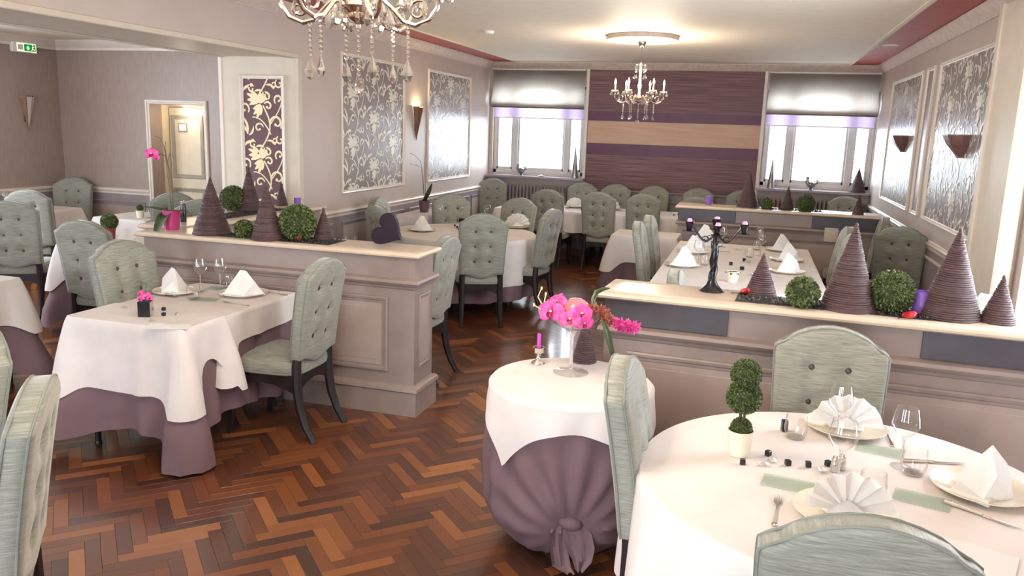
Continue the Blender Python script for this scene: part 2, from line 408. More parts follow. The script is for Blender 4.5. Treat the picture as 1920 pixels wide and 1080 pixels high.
# ------------------------------------------------------------------ walls and ceiling
wl = struct('wall_left', MB().box((XP, YP, 0), (XL, YB+.3, 3.0)), 'wall', smooth=0)
hd = struct('trim_1', MB().box((XP, YF, 2.45), (XL, YP, 3.0)), 'wall', smooth=0)
MB().box((XP+.01, YF, 2.44), (XL-.08, YP-.002, 2.449)).obj('soffit', 'jamb', hd, 0)
MB().box((XL-.08, YF, 2.425), (XL+.012, YP-.003, 2.47), .006).obj('soffit_moulding', 'jamb', hd)
MB().box((XP-.012, YF, 2.43), (XP+.03, YP-.003, 2.47), .006).obj('soffit_moulding', 'jamb', hd)
# pillar cladding facing the room
MB().box((XP-.012, YP-.012, 0), (XL+.002, YP, 2.44)).obj('pillar_face', 'jamb', wl, 0)
MB().box((XL-.02, YP-.02, 0), (XL+.012, YP+.05, 2.43), .005).obj('corner_bead', 'jamb', wl)
MB().box((XP-.03, YP-.02, 0), (XP+.01, YP+.05, 2.44), .005).obj('corner_bead', 'trim', wl)
# left wall paint below the rail
MB().box((XL, YP+.05, 0), (XL+.008, YB, ZRAIL-.02)).obj('wainscot', 'wains', wl, 0)
RAIL = [(0, -.045), (.014, -.04), (.014, -.02), (.03, -.006), (.034, .006), (.026, .02), (.008, .024), (0, .03)]
def rail(path, z, m, parent, s=1, name='chair_rail'): return sweep(path, [(o*s, z+h*s) for o, h in RAIL]).obj(name, m, parent)
rail([(XL, YB-.02), (XL, YP+.06)], ZRAIL, 'trim', wl)
BASE = [(0, 0), (.02, 0), (.02, .1), (.012, .125), (0, .13)]
sk = sweep([(XL, YB-.02), (XL, YP+.06)], BASE).obj('baseboard_left', 'trim'); sk['kind'] = 'structure'
L3 = lambda u, v, h: (XL+.001+h, u, v)
def wframe(parent, u0, v0, u1, v1, f3, mm='trim', w=.035, d=.018, name='panel_moulding'): return frame_mb(u0, v0, u1, v1, w, d, f3).obj(name, mm, parent)
L3w = lambda u, v, h: (XL+.008+h, u, v)
for a, b in ((6.95, 7.45), (7.62, 9.2), (9.35, 9.9), (10.0, 11.6), (11.72, 12.4)):
    wframe(wl, a, .22, b, .83, L3w, 'wains'); MB().box((XL+.004, a+.05, .27), (XL+.011, b-.05, .78)).obj('wainscot_panel', 'wall', wl, 0)
# back wall with two window openings
W1 = (-4.09, -2.585); W2 = (.095, 1.60); WZ0, WZ1 = 1.15, 2.53
wb = MB()
for a, b in ((XP, W1[0]), (W1[1], W2[0]), (W2[1], XR+.3)): wb.box((a, YB, 0), (b, YB+.3, 3.0))
for a, b in (W1, W2): wb.box((a, YB, 0), (b, YB+.3, WZ0)); wb.box((a, YB, WZ1), (b, YB+.3, 3.0))
wb = struct('wall_back', wb, 'wall', smooth=0)
fp = [(-2.535, .045)]
for nm, z0, z1, m, d in (('grasscloth_panel', 2.17, 2.785, 'woven', .02), ('aubergine_band', 2.02, 2.17, 'aubergine', .024), ('tan_band', 1.68, 2.02, 'tan', .022), ('aubergine_band', 1.5, 1.68, 'aubergine', .024), ('grasscloth_panel', .97, 1.5, 'woven', .02)):
    MB().box((-2.53, YB-d, z0+.0015), (.04, YB, z1-.0015)).obj(nm, m, wb, 0)
for x in (-2.56, .06): MB().box((x-.022, YB-.035, .95), (x+.022, YB, 2.79), .004).obj('edge_trim', 'trim', wb)
MB().box((-2.58, YB-.008, 0), (.09, YB, .93)).obj('wainscot', 'wains', wb, 0)
rail([(.09, YB), (-2.58, YB)], ZRAIL+.02, 'wains', wb)
B3 = lambda u, v, h: (u, YB-.008-h, v)
for a, b in ((-2.45, -1.75), (-1.6, -.9), (-.75, -.02)): wframe(wb, a, .2, b, .82, B3, 'wains')
# right wall with a tall window towards the camera
wr = MB(); RW = (3.55, 5.5); RZ = (.25, 2.35)
for a, b in ((YF, RW[0]), (RW[1], YB)): wr.box((XR, a, 0), (XR+.3, b, 3.0))
wr.box((XR, RW[0], 0), (XR+.3, RW[1], RZ[0])); wr.box((XR, RW[0], RZ[1]), (XR+.3, RW[1], 3.0))
wr = struct('wall_right', wr, 'wall', smooth=0)
MB().box((XR-.008, 6.34, 0), (XR, YB, ZRAIL-.02)).obj('wainscot', 'wains', wr, 0)
rail([(XR, 6.34), (XR, YB-.02)], ZRAIL+.01, 'trim', wr)
R3 = lambda u, v, h: (XR-.001-h, u, v); R3w = lambda u, v, h: (XR-.008-h, u, v)
for a, b in ((6.45, 8.6), (8.86, 9.25), (9.45, 11.4), (11.55, 12.4)):
    wframe(wr, a, .22, b, .83, R3w, 'trim', .03)
# pilaster beside the right window
MB().box((XR-.1, 5.62, 0), (XR, 6.3, 2.78), .012).obj('pilaster', 'jamb', wr)
MB().box((XR-.125, 5.6, 0), (XR-.02, 5.67, 2.78), .01).obj('pilaster_bead', 'jamb', wr)
MB().box((XR-.125, 6.25, 0), (XR-.02, 6.34, 2.78), .01).obj('pilaster_bead', 'jamb', wr)
# side room
sb = MB(); DX = (-7.09, -6.32); DZ = 2.0
for a, b in ((XS-.2, DX[0]), (DX[1], XP)): sb.box((a, YS, 0), (b, YS+.2, 3.0))
sb.box((DX[0], YS, DZ), (DX[1], YS+.2, 3.0))
sb = struct('wall_side_back', sb, 'sidewall', smooth=0)
slm = MB(); SW = (3.6, 6.1); SZ = (.95, 2.4)
for a, b in ((YF, SW[0]), (SW[1], YS+.2)): slm.box((XS-.2, a, 0), (XS, b, 3.0))
slm.box((XS-.2, SW[0], 0), (XS, SW[1], SZ[0])); slm.box((XS-.2, SW[0], SZ[1]), (XS, SW[1], 3.0))
sl = struct('wall_side_left', slm, 'sidewall', smooth=0)
for a, b in ((XS, DX[0]-.06), (DX[1]+.06, XP)):
    MB().box((a, YS-.008, 0), (b, YS, ZRAIL-.02)).obj('wainscot', 'wains', sb, 0)
    rail([(b, YS), (a, YS)], ZRAIL, 'trim', sb)
S3 = lambda u, v, h: (u, YS-.008-h, v)
for a, b in ((-8.3, -7.22), (-6.15, -5.1)):
    wframe(sb, a, .2, b, .8, S3, 'wains'); MB().box((a+.06, YS-.012, .26), (b-.06, YS-.004, .74)).obj('wainscot_panel', 'panel', sb, 0)
MB().box((XS, YF, 0), (XS+.008, YS, ZRAIL-.02)).obj('wainscot', 'wains', sl, 0)
rail([(XS, YS), (XS, YF)], ZRAIL, 'trim', sl)
SL3 = lambda u, v, h: (XS+.008+h, u, v)
for a in (1.2, 2.7, 4.2, 5.7, 7.0): wframe(sl, a, .2, min(a+1.25, 8.2), .8, SL3, 'wains')
fr = MB()
WF = [(-8.1, -5.4), (-3.7, -2.1), (-1.6, .0), (.3, 1.4)]; FZ = (.7, 2.35)
xs = XS-.2
for a, b in WF:
    fr.box((xs, YF-.2, 0), (a, YF, 3.0)); fr.box((a, YF-.2, 0), (b, YF, FZ[0])); fr.box((a, YF-.2, FZ[1]), (b, YF, 3.0)); xs = b
fr.box((xs, YF-.2, 0), (XR+.3, YF, 3.0)); struct('wall_front', fr, 'wall', smooth=0)
# ceilings
struct('ceiling', MB().box((XP, YF, ZC), (XR+.3, YB+.3, 3.05)), 'band', smooth=0)
ci = struct('ceiling_inner', MB().box((-3.66, YF, ZI), (1.12, 12.4, ZC)), 'ceil', smooth=0)
EDGE = [(0, ZI-.004), (.03, ZI-.006), (.035, ZI), (.055, ZI), (.06, ZI+.006), (.05, ZC), (0, ZC)]
sweep([(1.12, YF), (1.12, 12.4), (-3.66, 12.4), (-3.66, YF)], [(-o, z) for o, z in EDGE]).obj('edge_moulding', 'ceil', ci)
cs = struct('ceiling_side', MB().box((XS-.2, YF, 2.74), (XP, YS+.2, 3.05)), 'ceil', smooth=0)
sweep([(XP-.002, YS), (XS, YS), (XS, YF)], [(0, 2.62), (.03, 2.62), (.035, 2.65), (.09, 2.7), (.1, 2.739), (0, 2.739)]).obj('side_cornice', 'trim', cs)
# cornice of the main room, with leaf reliefs
CP_ = [(0, 2.775), (.012, 2.775), (.016, 2.79), (.05, 2.82), (.085, 2.862), (.09, 2.885), (0, 2.889)]
cn = [(XR, YF+.02), (XR, YB), (XL, YB), (XL, YF+.02)]
tr = sweep(cn, CP_).obj('trim_2', 'cornice'); tr['kind'] = 'structure'
lf = MB()
def leaf_fn(i, j):
    s = i/4-.5; t = j/5
    wd = .055*math.sin(math.pi*(.12+.86*t))**.7
    return (.012+.07*t+.016*math.cos(s*math.pi)-.006, s*2*wd+.05*t-.02, 2.782+.09*t+.004*math.cos(s*math.pi*2))
lm = MB().grid(leaf_fn, 5, 6).mesh('acanthus_leaf')
for (p, q) in ((cn[0], cn[1]), (cn[1], cn[2]), (cn[2], cn[3])):
    p, q = Vector(p+(0,)), Vector(q+(0,)); d = (q-p); Ln = d.length; d.normalize(); nrm = Vector((-d.y, d.x, 0)); n = int((Ln-.25)/.125)
    for i in range(n):
        c = p+d*(.15+.125*i)
        if c.y < 4.2 and p.x > 0: continue
        if c.y < 3.5: continue
        o = link('acanthus_leaf', lm, 'cornice', tr, c, math.atan2(nrm.y, nrm.x))

# ------------------------------------------------------------------ damask panels
def damask(parent, name, u0, v0, u1, v1, f3, bgm, fgm, origin, sc_=1.0, mirror=False, frm='trim'):
    MB().add([f3(u0, v0, .004), f3(u1, v0, .004), f3(u1, v1, .004), f3(u0, v1, .004)], [(0, 1, 2, 3)]).obj(name+'_ground', bgm, parent, 0)
    mb = MB(); lay = [0]
    def cl(p): return min(max(p[0], u0), u1), min(max(p[1], v0), v1)
    def emit(L, Rr):
        P = L+Rr
        if max(p[0] for p in P) < u0 or min(p[0] for p in P) > u1 or max(p[1] for p in P) < v0 or min(p[1] for p in P) > v1: return
        lay[0] = (lay[0]+1) % 9; h = .005+.0003*lay[0]; n = len(L)
        V = [f3(*cl(p), h) for p in L]+[f3(*cl(p), h) for p in Rr]
        mb.add(V, [(i, i+1, n+i+1, n+i) for i in range(n-1)])
    def ribbon(P, wd):
        L = []; Rr = []; n = len(P)
        for i, p in enumerate(P):
            a = P[max(i-1, 0)]; b = P[min(i+1, n-1)]; dx, dy = b[0]-a[0], b[1]-a[1]; q = math.hypot(dx, dy) or 1
            h = wd(i/(n-1))/2; L.append((p[0]-dy/q*h, p[1]+dx/q*h)); Rr.append((p[0]+dy/q*h, p[1]-dx/q*h))
        emit(L, Rr)
    def disc(c, r): 
        ribbon([(c[0]+r*math.cos(math.pi*i/8), c[1]) for i in range(9)], lambda t: 2*r*math.sin(math.pi*min(max(t, .02), .98)) if False else 2*r*math.sqrt(max(.001, 1-math.cos(math.pi*t)**2)))
    sg = -1 if mirror else 1
    def unit(cx, cy):
        T_ = lambda x, y: (cx+sg*x*sc_, cy+y*sc_)
        def curl(x, y, a0, turn, r0, r1, w0):
            P = []
            for i in range(15):
                t = i/14; a = R(a0+turn*t); r = r0+(r1-r0)*t; P.append(T_(x+r*math.cos(a), y+r*math.sin(a)))
            ribbon(P, lambda t: sc_*w0*(.35+.65*math.sin(math.pi*min(1, .15+.85*t))))
            disc(P[-1], w0*.62*sc_)
        def petal(x, y, a, l, wd, bend=0):
            P = []
            for i in range(9):
                t = i/8; aa = R(a+bend*t); P.append(T_(x+l*t*math.cos(aa), y+l*t*math.sin(aa)))
            ribbon(P, lambda t: sc_*wd*math.sin(math.pi*min(.97, .08+.9*t))**.7)
        # flower head
        petal(0, -.01, 95, .1, .075); petal(-.012, .0, 150, .1, .04, -30); petal(.012, .0, 40, .1, .035, 35)
        for k, (a, l) in enumerate(((118, .14), (138, .15), (160, .13), (182, .11))): petal(-.02, .005, a, l, .042, 14)
        for k, (a, l) in enumerate(((248, .12), (268, .14), (288, .1), (225, .09))): petal(-.01, -.02, a, l, .04, -16)
        curl(.06, .05, 200, -300, .055, .018, .022); curl(.075, -.035, 150, -290, .045, .014, .02)
        # vine
        P = [T_(.02+.085*math.sin(t/20*math.pi*1.15)-.03*(t/20), -.03-.46*t/20) for t in range(21)]; ribbon(P, lambda t: .015*sc_)
        P = [T_(.1-.2*(t/12)**1.2, -.3+.16*math.sin(t/12*1.7)) for t in range(13)]; ribbon(P, lambda t: .012*sc_*(1.2-t*.4))
        P = [T_(.1+.13*math.sin(t/12*1.6), -.2+.26*(t/12)) for t in range(13)]; ribbon(P, lambda t: .011*sc_)
        curl(.165, -.19, 200, -330, .075, .02, .022); curl(-.03, -.24, 10, 300, .05, .016, .018)
        curl(.19, .03, 230, -300, .05, .014, .02); curl(-.185, -.06, -40, 320, .058, .018, .02); curl(.2, -.35, 120, 290, .045, .014, .018); curl(-.1, -.4, 60, 300, .04, .013, .016); curl(.14, .17, 200, 300, .035, .012, .015)
        petal(-.16, -.3, 70, .18, .026, 40); petal(-.15, -.3, 108, .15, .03, 30); petal(-.14, -.31, 20, .1, .022, 40)
        petal(.21, -.24, 80, .11, .028, -30); petal(.22, -.22, 40, .08, .022, 30); petal(-.2, .1, 60, .14, .027, -40); petal(-.22, .09, 100, .1, .022, 20); petal(.02, -.42, 150, .09, .022, 30); petal(.06, -.36, 20, .08, .02, -30)
        disc(T_(.235, -.12), .02*sc_); disc(T_(-.1, .16), .016*sc_); disc(T_(.14, .14), .015*sc_)
    PU, PV = .5*sc_, .52*sc_
    for i in range(-5, 6):
        for j in range(-6, 7):
            unit(origin[0]+i*PU, origin[1]+j*PV+(PV/2 if i % 2 else 0))
    mb.obj(name+'_print', fgm, parent, 0)
    wframe(parent, u0-.035, v0-.035, u1+.035, v1+.035, f3, frm, .035, .025, 'picture_moulding')
damask(wl, 'damask', -4.735, .98, -4.325, 2.235, lambda u, v, h: (u, YP-.012-h, v), 'dampl', 'damcream', (-4.545, 2.02))
damask(wl, 'damask', 7.67, 1.155, 9.17, 2.535, L3, 'damgrey', 'damsilver', (8.42, 1.88))
damask(wl, 'damask', 9.99, 1.155, 11.55, 2.545, L3, 'damgrey', 'damsilver', (10.8, 1.88))
damask(wr, 'damask', 6.45, 1.165, 8.56, 2.555, R3, 'damgrey', 'damsilver', (7.5, 1.88), mirror=True)
damask(wr, 'damask', 9.48, 1.165, 11.36, 2.555, R3, 'damgrey', 'damsilver', (10.4, 1.88), mirror=True)
wframe(wr, 8.86, 1.13, 9.23, 2.59, R3, 'trim', .035, .025, 'picture_moulding')
MB().box((XR-.004, 8.9, 1.17), (XR, 9.19, 2.55)).obj('narrow_panel', 'wains', wr, 0)

# ------------------------------------------------------------------ windows
def window(name, x0, x1, mull):
    o = MB(); Y0, Y1 = YB+.07, YB+.14; f = .055
    o.box((x0, Y0, WZ0), (x0+f, Y1, WZ1), .006).box((x1-f, Y0, WZ0), (x1, Y1, WZ1), .006).box((x0, Y0, WZ0), (x1, Y1, WZ0+.06), .006).box((x0, Y0, WZ1-.05), (x1, Y1, WZ1), .006)
    fo = struct(name, o, 'frame')
    e = [x0+f]+[v for m_ in mull for v in m_]+[x1-f]
    for m_ in mull: MB().box((m_[0], Y0-.01, WZ0+.03), (m_[1], Y1, WZ1-.03), .006).obj('mullion', 'frame', fo)
    for i in range(0, len(e), 2):
        a, b = e[i], e[i+1]; s = MB(); g = .028
        s.box((a, Y0+.01, WZ0+.055), (a+g, Y1-.01, WZ1-.05), .004).box((b-g, Y0+.01, WZ0+.055), (b, Y1-.01, WZ1-.05), .004).box((a, Y0+.01, WZ0+.055), (b, Y1-.01, WZ0+.1), .004).box((a, Y0+.01, WZ1-.09), (b, Y1-.01, WZ1-.05), .004)
        so = s.obj('sash', 'frame', fo)
        MB().box((a+g, YB+.1, WZ0+.1), (b-g, YB+.106, WZ1-.09)).obj('pane', 'pane', so, 0)
    portal(((x0+x1)/2, YB+.2, (WZ0+WZ1)/2), (R(-90), 0, 0), x1-x0, WZ1-WZ0)
    return fo
window('window_1', W1[0], W1[1], ((-3.77, -3.68), (-2.92, -2.84)))
window('window_2', W2[0], W2[1], ((.43, .515), (1.25, 1.34)))
sl1 = MB().box((-4.13, YB-.2, 1.085), (-2.53, YB+.08, 1.125), .008); struct('trim_3', sl1, 'sill')
sl2 = MB().box((.05, YB-.2, 1.085), (XR-.01, YB+.08, 1.125), .008); struct('trim_4', sl2, 'sill')
# right window and the windows behind the camera
def plainwin(name, a, b, z0, z1, f3):
    o = MB()
    def bx(u0, v0, u1, v1):
        p = f3(u0, v0, 0); q = f3(u1, v1, .06); o.box([min(p[i], q[i]) for i in range(3)], [max(p[i], q[i]) for i in range(3)])
    f = .06
    bx(a, z0, a+f, z1); bx(b-f, z0, b, z1); bx(a, z0, b, z0+f); bx(a, z1-f, b, z1); bx((a+b)/2-.04, z0, (a+b)/2+.04, z1)
    fo = struct(name, o, 'frame', smooth=0)
    MB().add([f3(a+f, z0+f, .03), f3(b-f, z0+f, .03), f3(b-f, z1-f, .03), f3(a+f, z1-f, .03)], [(0, 1, 2, 3)]).obj('pane', 'pane', fo, 0)
plainwin('window_3', RW[0], RW[1], RZ[0], RZ[1], lambda u, v, h: (XR+.15+h, u, v))
portal((XR+.28, sum(RW)/2, sum(RZ)/2), (0, R(90), 0), RZ[1]-RZ[0], RW[1]-RW[0])
plainwin('window_8', SW[0], SW[1], SZ[0], SZ[1], lambda u, v, h: (XS-.08-h, u, v))
portal((XS-.19, sum(SW)/2, sum(SZ)/2), (0, R(-90), 0), SZ[1]-SZ[0], SW[1]-SW[0])
for i, (a, b) in enumerate(WF):
    plainwin('window_%d' % (4+i), a, b, FZ[0], FZ[1], lambda u, v, h: (u, YF-.1-h, v))
    portal(((a+b)/2, YF-.19, sum(FZ)/2), (R(90), 0, 0), b-a, FZ[1]-FZ[0])
# door in the side room: recessed lobby with a panelled door
dl = MB(); dl.box((DX[0]-.05, YS+.2, 0), (DX[0], 8.75, 2.3)).box((DX[1], YS+.2, 0), (DX[1]+.05, 8.75, 2.3)).box((DX[0], YS+.2, DZ), (DX[1], 8.75, 2.3)).box((DX[0]-.05, 8.67, 0), (DX[1]+.05, 8.75, 2.3))
struct('wall_lobby', dl, 'lobby', smooth=0)
D3 = lambda u, v, h: (u, YS-h, v)
dj = frame_mb(DX[0]-.055, -.06, DX[1]+.055, DZ+.055, .05, .03, D3); struct('trim_5', dj, 'trim')
dr = struct('door_1', MB().box((-7.08, 8.62, .01), (-6.33, 8.665, 1.97), .004), 'lobby')
D4 = lambda u, v, h: (u, 8.62-h, v)
wframe(dr, -7.05, 1.1, -6.58, 1.88, D4, 'doortrim', .05, .016, 'door_moulding'); wframe(dr, -7.05, .15, -6.58, .98, D4, 'doortrim', .05, .016, 'door_moulding')
sp = MB().box((-6.93, 8.605, 1.69), (-6.83, 8.619, 1.77), .003).obj('door_plate', 'plastic', dr); frame_mb(-6.945, 1.675, -6.815, 1.785, .016, .012, D4).obj('plate_frame', 'doortrim', sp)
# unseen lamp added to brighten the dark lobby
ld = thing('lobby_fill_lamp', 'small unseen fill lamp added on the ceiling of the lobby behind the door opening', 'lamp', (-6.7, 8.47, 1.999)); MB().lathe([(.05, 0), (.05, -.012), (.035, -.02)], 20).obj('housing', 'plastic', ld); MB().lathe([(.034, -.016), (.02, -.03), (.001, -.034)], 16).obj('globe', 'bulb', ld)
ll = bpy.data.lights.new('lobby_fill_light', 'POINT'); ll.energy = 3.5; ll.color = (1, .88, .7); ll.shadow_soft_size = .04; lo_ = bpy.data.objects.new('lobby_fill_light', ll); COL.objects.link(lo_); lo_.location = (0, 0, -.09); lo_.parent = ld
# outside
tag(MB().box((-60, YB+1.5, -.6), (60, 90, -.5)).obj('ground_outside', 'ground', None, 0), kind='structure')
# ------------------------------------------------------------------ blinds, radiators
def blind(name, x0, x1, label, label2):
    t = thing(name, label, 'blind', ((x0+x1)/2, YB-.06, 2.2)); hw = (x1-x0)/2
    prof = [(0, .575), (-.005, .4), (-.004, .25), (-.05, .14), (-.075, .06), (-.07, .01), (-.05, -.015), (-.03, .0), (-.035, .03), (-.012, .07)]
    MB().grid(lambda i, j: (-hw+2*hw*i/24+.004*math.sin(i*1.7+j), prof[j][0]+.004*math.sin(i*.9+j*.7), prof[j][1]), 25, len(prof)).obj('fabric', 'blind', t, 60)
    MB().box((-hw, -.04, .56), (hw, .03, .582), .004).obj('head_rail', 'frame', t)
    MB().box((-hw, -.062, -.02), (hw, -.042, .0), .004).obj('bottom_bar', 'blind', t)
    t2 = thing('roller_shade', label2, 'shade', ((x0+x1)/2, YB-.022, 2.03)); 
    MB().grid(lambda i, j: (-hw+.01+2*(hw-.01)*i/20, .003*math.sin(i*1.3+j), .2*j/8), 21, 9).obj('fabric', 'sheer', t2, 60)
    MB().tube([(-hw+.01, 0, .205), (hw-.01, 0, .205)], .012, 10).obj('roller', 'frame', t2); MB().box((-hw+.01, -.006, -.012), (hw-.01, .006, .004), .002).obj('hem_bar', 'frame', t2)
blind('roman_blind', W1[0]+.005, W1[1]-.005, 'grey roman blind folded up over the left window', 'lilac sheer roller shade low behind the left blind')
blind('roman_blind', W2[0]+.005, W2[1]-.02, 'grey roman blind folded up over the right window', 'lilac sheer roller shade low behind the right blind')
finm = MB().tube([(0, 0, .12), (0, 0, .2), (0, 0, .94), (0, 0, 1.0)], [.014, .02, .02, .014], 8).box((-.006, -.045, .14), (.006, .045, .98), .003).mesh('fin')
def radiator(x0, x1, label):
    t = thing('radiator', label, 'radiator', ((x0+x1)/2, YB-.1, 0)); n = int((x1-x0)/.058)
    for i in range(n): link('fin', finm, 'rad', t, (x0-(x0+x1)/2+.03+.058*i, 0, 0))
    h = (x1-x0)/2
    for z in (.95, .17): MB().tube([(-h, .02, z), (h, .02, z)], .018, 8).obj('manifold', 'rad', t)
    for s in (-1, 1): MB().box((s*(h-.1)-.02, -.02, 0), (s*(h-.1)+.02, .05, .15), .004).obj('foot', 'rad', t)
radiator(-4.0, -2.62, 'mauve-grey ribbed radiator below the left window'); radiator(.12, 1.5, 'mauve-grey ribbed radiator below the right window')

# ------------------------------------------------------------------ low partitions
def gravel(parent, x0, y0, x1, y1, z, n):
    mb = MB(); rr = random.Random(3); mb.box((x0, y0, z), (x1, y1, z+.004))
    for i in range(n):
        x = x0+.01+(x1-x0-.02)*rr.random(); y = y0+.01+(y1-y0-.02)*rr.random(); s = .006+.008*rr.random(); a = rr.random()*3
        c, q = math.cos(a)*s, math.sin(a)*s
        mb.add([(x+c, y+q, z+.006), (x-q*.8, y+c*.8, z+.006), (x-c, y-q, z+.006), (x+q*.8, y-c*.8, z+.006), (x, y, z+.006+s*.8), (x, y, z)], [(0,1,4),(1,2,4),(2,3,4),(3,0,4),(1,0,5),(2,1,5),(3,2,5),(0,3,5)])
    tag(mb.obj('gravel_bed', 'gravel', parent, 0), kind='stuff')
ZCAP = 1.07
def partition(label, loc, rz, Lx, D, panels=(), dark=(), ends=True, backp=False, darkm='darkpanel'):
    """local x 0..Lx along the length, y 0..D in depth (y=0 is the face toward the viewer)"""
    t = thing('low_partition', label, 'partition', loc, rz)
    MB().box((0, 0, 0), (Lx, D, 1.035)).obj('body', 'part', t, 0)
    ring = [(0, 0), (0, D), (Lx, D), (Lx, 0)]
    sweep(ring, [(0, 0), (.025, 0), (.025, .155), (.038, .165), (.034, .185), (.018, .2), (0, .205)], True).obj('plinth', 'part', t)
    sweep(ring, [(0, .83), (.006, .835), (.01, .85), (.026, .86), (.034, .875), (.028, .892), (.01, .9), (0, .905)], True).obj('waist_moulding', 'part', t)
    sweep(ring, [(-.05, 1.035), (.03, 1.035), (.042, 1.043), (.045, 1.053), (.04, 1.063), (.03, 1.07), (-.05, 1.07)], True).obj('cap_edge', 'cap', t)
    MB().box((.03, .03, 1.036), (Lx-.03, D-.03, 1.0706)).obj('cap', 'cap', t, 0)
    for a, b in panels:
        frame_mb(a, .28, b, .775, .045, .018, lambda u, v, h: (u, -h-.0005, v)).obj('panel_moulding', 'part', t)
        MB().box((a+.045, -.006, .325), (b-.045, .002, .73)).obj('panel', 'panel', t, 0)
        if b-a > .3: MB().box((a+.075, -.009, .355), (b-.075, .002, .70), .002).obj('raised_field', 'panel', t)
    if ends:
        for ux, sg in ((Lx, 1), (0, -1)):
            frame_mb(.06, .31, D-.06, .79, .03, .014, lambda u, v, h: (ux+sg*(h+.0005), u, v)).obj('panel_moulding', 'part', t)
            MB().box((min(ux, ux+sg*.006), .09, .34), (max(ux, ux+sg*.006), D-.09, .76)).obj('panel', 'panel', t, 0)
    for a, b in dark: MB().box((a, -.012, .908), (b, .002, 1.034), .002).obj('slate_inlay', darkm, t)
    return t
p1 = partition('taupe half-height partition with raised panels behind the left tables', (-4.02, 4.58, 0), 0, 2.04, .3, panels=((.12, .85), (.98, 1.86)))
gravel(p1, .56, .03, 1.42, .27, ZCAP, 420)
p2 = partition('taupe half-height partition running back to the damask pillar', (-3.93, 4.92, 0), R(90), 1.9, .36, panels=((.1, .9), (1.0, 1.8)), ends=False)
gravel(p2, .55, .06, 1.45, .3, ZCAP, 300)
RA = R(-3.2)
p3 = partition('taupe half-height partition with slate inlays behind the near round table', (-.655, 3.93, 0), RA, 2.26, .32, panels=((.12, 1.0), (1.12, 2.1)), dark=((.0, .6), (1.44, 2.26)))
gravel(p3, .62, .05, 1.55, .26, ZCAP, 460)
p4 = partition('far taupe half-height partition with slate inlays before the right window', (-.77, 9.26, 0), 0, 2.12, .36, panels=((.15, .95), (1.1, 1.95)), dark=((.0, .62), (1.42, 2.12)))
gravel(p4, .75, .08, 1.55, .3, ZCAP, 160)
bx = thing('card_holder', 'small pale square box fixed to the far partition front', 'box', (.855, 9.235, .77))
MB().box((-.07, -.02, 0), (.07, .015, .15), .004).obj('shell', 'jamb', bx); MB().box((-.05, -.024, .02), (.05, -.019, .13), .002).obj('cover', 'jamb', bx)

